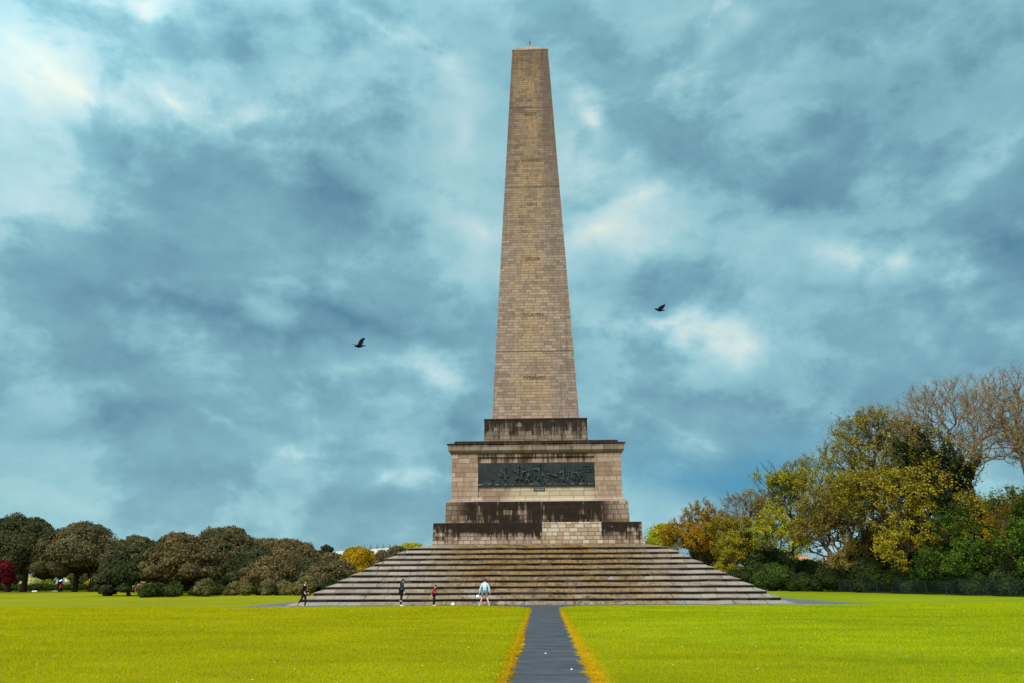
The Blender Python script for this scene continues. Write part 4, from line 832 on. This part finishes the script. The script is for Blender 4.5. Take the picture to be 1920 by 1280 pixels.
# football with dark patches
def football(label, loc, r, c1, c2):
    m, b = newmat('ball_leather', .5, .4); P = V(nd('ShaderNodeTexCoord').outputs['Object'])
    vo = nd('ShaderNodeTexVoronoi'); lk(P, vo.inputs['Vector']); vo.inputs['Scale'].default_value = 1.25 / r * .6; lk(mix(ss(V(vo.outputs['Distance']), .28, .33), c2, c1), b.inputs['Base Color'])
    v, f = ico((0, 0, 0), r, 3); o = obj('football', joinmesh('football', [(v, f)]), m); o.location = loc; tag(o, label, 'ball')
football('white football in the air beside the footballer', (-4.22, yp - .05, .62), .125, (.85, .83, .8), (.08, .06, .06))
football('pale green football lying on the lawn between child and footballer', (-5.95, yp, .115), .12, (.75, .9, .55), (.12, .4, .08))
# far people on the left
u1 = human('distant person in dark clothes standing on the far left lawn under an umbrella', (-84.3, 60.4, 0), R(60), 1.7, {}, skA, hb, redc, blk, blk)
um = empty('umbrella', (-83.9, 60.2, 1.25), 'red white and blue striped umbrella held by the distant person', 'umbrella')
N = 8; cols = [redc, wht, flat('cloth_blue', (.02, .07, .25), .8), wht]
for i in range(N):
    a0, a1 = i * 2 * math.pi / N, (i + 1) * 2 * math.pi / N; vs = [(0, 0, 1.0)]
    for rr_, z in ((.45, .9), (.85, .62)): vs += [(math.cos(a0) * rr_, math.sin(a0) * rr_, z), (math.cos(a1) * rr_, math.sin(a1) * rr_, z)]
    obj('canopy_panel', joinmesh('panel', [(np.array(vs), [(0, 1, 2), (1, 3, 4, 2)])]), [cols[i % 4]], um)
obj('pole', joinmesh('pole', [tubes([((0, 0, -.3), (0, 0, 1.05), .015, .015)], 6)]), M_dark, um)
human('distant person in red sitting upright on the far left lawn', (-84.6, 69.0, -.35), R(20), 1.55, dict(kl=(.15, -.4, .9), al=(.15, -.5, .48), tl=(.15, -.62, .44), kr=(-.15, -.4, .9), ar=(-.15, -.5, .48), tr=(-.15, -.62, .44)), skA, hb, redc, redc, blk)
def bag(label, x, y):
    v, f = ico((0, 0, .16), .42, 2, (1.3, .6, .4)); v[:, 2] = np.maximum(v[:, 2] + .04 * np.sin(v[:, 0] * 9), 0)
    tag(obj('bag', joinmesh('bag', [(v, f)]), wht, None, (x, y, 0)), label, 'bag', 'white bags on the far lawn')
bag('white bag lying on the far left lawn, left of the other bag', -90.0, 62.0); bag('white bag lying on the far lawn next to the umbrella', -86.6, 62.5)
# litter specks
for lb, x, y in (('small white scrap of litter in the middle of the path', .28, -54.6), ('small white scrap of litter near the right edge of the path', .78, -58.0)):
    mb = MB(); mb.face([(-.03, -.02, .012), (.03, -.02, .02), (.035, .02, .012), (-.02, .025, .03)]); mb.face([(-.03, -.02, .012), (-.02, .025, .03), (-.035, .03, .01)])
    tag(obj('litter', mb.mesh(), wht, None, (x, y, 0)), lb, 'litter', 'litter on the path')

# ------------------------------------------------------------------ birds
M_bird = flat('black_feathers', (.003, .003, .004), .8, .2, 8., .1)
def bird(label, loc, body, wings):
    """body: list of (point, radius); wings: lists of (leading, trailing) point pairs"""
    parts_ = []; vs = []; k = 8
    for i, (p, r) in enumerate(body): vs.append([(p[0], p[1] + math.cos(t * 2 * math.pi / k) * r, p[2] + math.sin(t * 2 * math.pi / k) * r) for t in range(k)])
    v = np.array(vs).reshape(-1, 3); f = [(i * k + t, i * k + (t + 1) % k, (i + 1) * k + (t + 1) % k, (i + 1) * k + t) for i in range(len(body) - 1) for t in range(k)]
    f += [tuple(range(k - 1, -1, -1)), tuple((len(body) - 1) * k + t for t in range(k))]
    parts_.append((v, f))
    for wg in wings:
        v, f = [], []
        for i, (a, c) in enumerate(wg):
            th = .012 * (1 - i / len(wg)) + .003
            v += [(a[0], a[1], a[2] + th), (c[0], c[1], c[2] + th), (c[0], c[1], c[2] - th), (a[0], a[1], a[2] - th)]
        for i in range(len(wg) - 1):
            b0, b1 = i * 4, i * 4 + 4; f += [(b0 + t, b0 + (t + 1) % 4, b1 + (t + 1) % 4, b1 + t) for t in range(4)]
        n = (len(wg) - 1) * 4; f += [(3, 2, 1, 0), (n, n + 1, n + 2, n + 3)]; parts_.append((np.array(v), f))
    o = obj('crow', joinmesh('crow', parts_, False), M_bird, None, loc); o.scale = (1.3, 1.3, 1.3); tag(o, label, 'bird', 'crows flying beside the obelisk')
B0 = [((-.24, 0, -.01), .012), ((-.19, 0, 0), .045), ((-.14, 0, .0), .05), ((-.05, 0, -.01), .075), ((.06, 0, -.01), .07), ((.16, 0, .01), .035), ((.27, -.0, .015), .03), ((.31, 0, .015), .012)]
bird('black crow flying left of the obelisk with one wing raised steeply', (-11.09, -29.69, 15.96), B0,
     [[((-.13, .05, .03), (.10, .05, .03)), ((-.10, .12, .20), (.10, .14, .12)), ((.00, .18, .36), (.12, .20, .24)), ((.16, .24, .47), (.19, .25, .40))],
      [((-.12, -.05, .02), (.06, -.05, .0)), ((-.20, -.28, -.01), (-.02, -.28, -.04)), ((-.24, -.50, -.06), (-.10, -.52, -.09))]])
bird('black crow flying right of the obelisk with wings spread level', (8.2, -29.01, 18.32), [((p[0] * .85 - .02, p[1], p[2] - .05 - p[0] * .15), r) for p, r in B0],
     [[((-.08, .05, .0), (.13, .05, -.04)), ((-.02, .12, .14), (.16, .15, .04)), ((.14, .22, .26), (.26, .24, .17)), ((.33, .30, .36), (.35, .31, .33))],
      [((-.10, -.05, -.02), (.08, -.05, -.08)), ((-.22, -.25, -.06), (-.06, -.28, -.12)), ((-.36, -.42, -.15), (-.26, -.45, -.20))]])
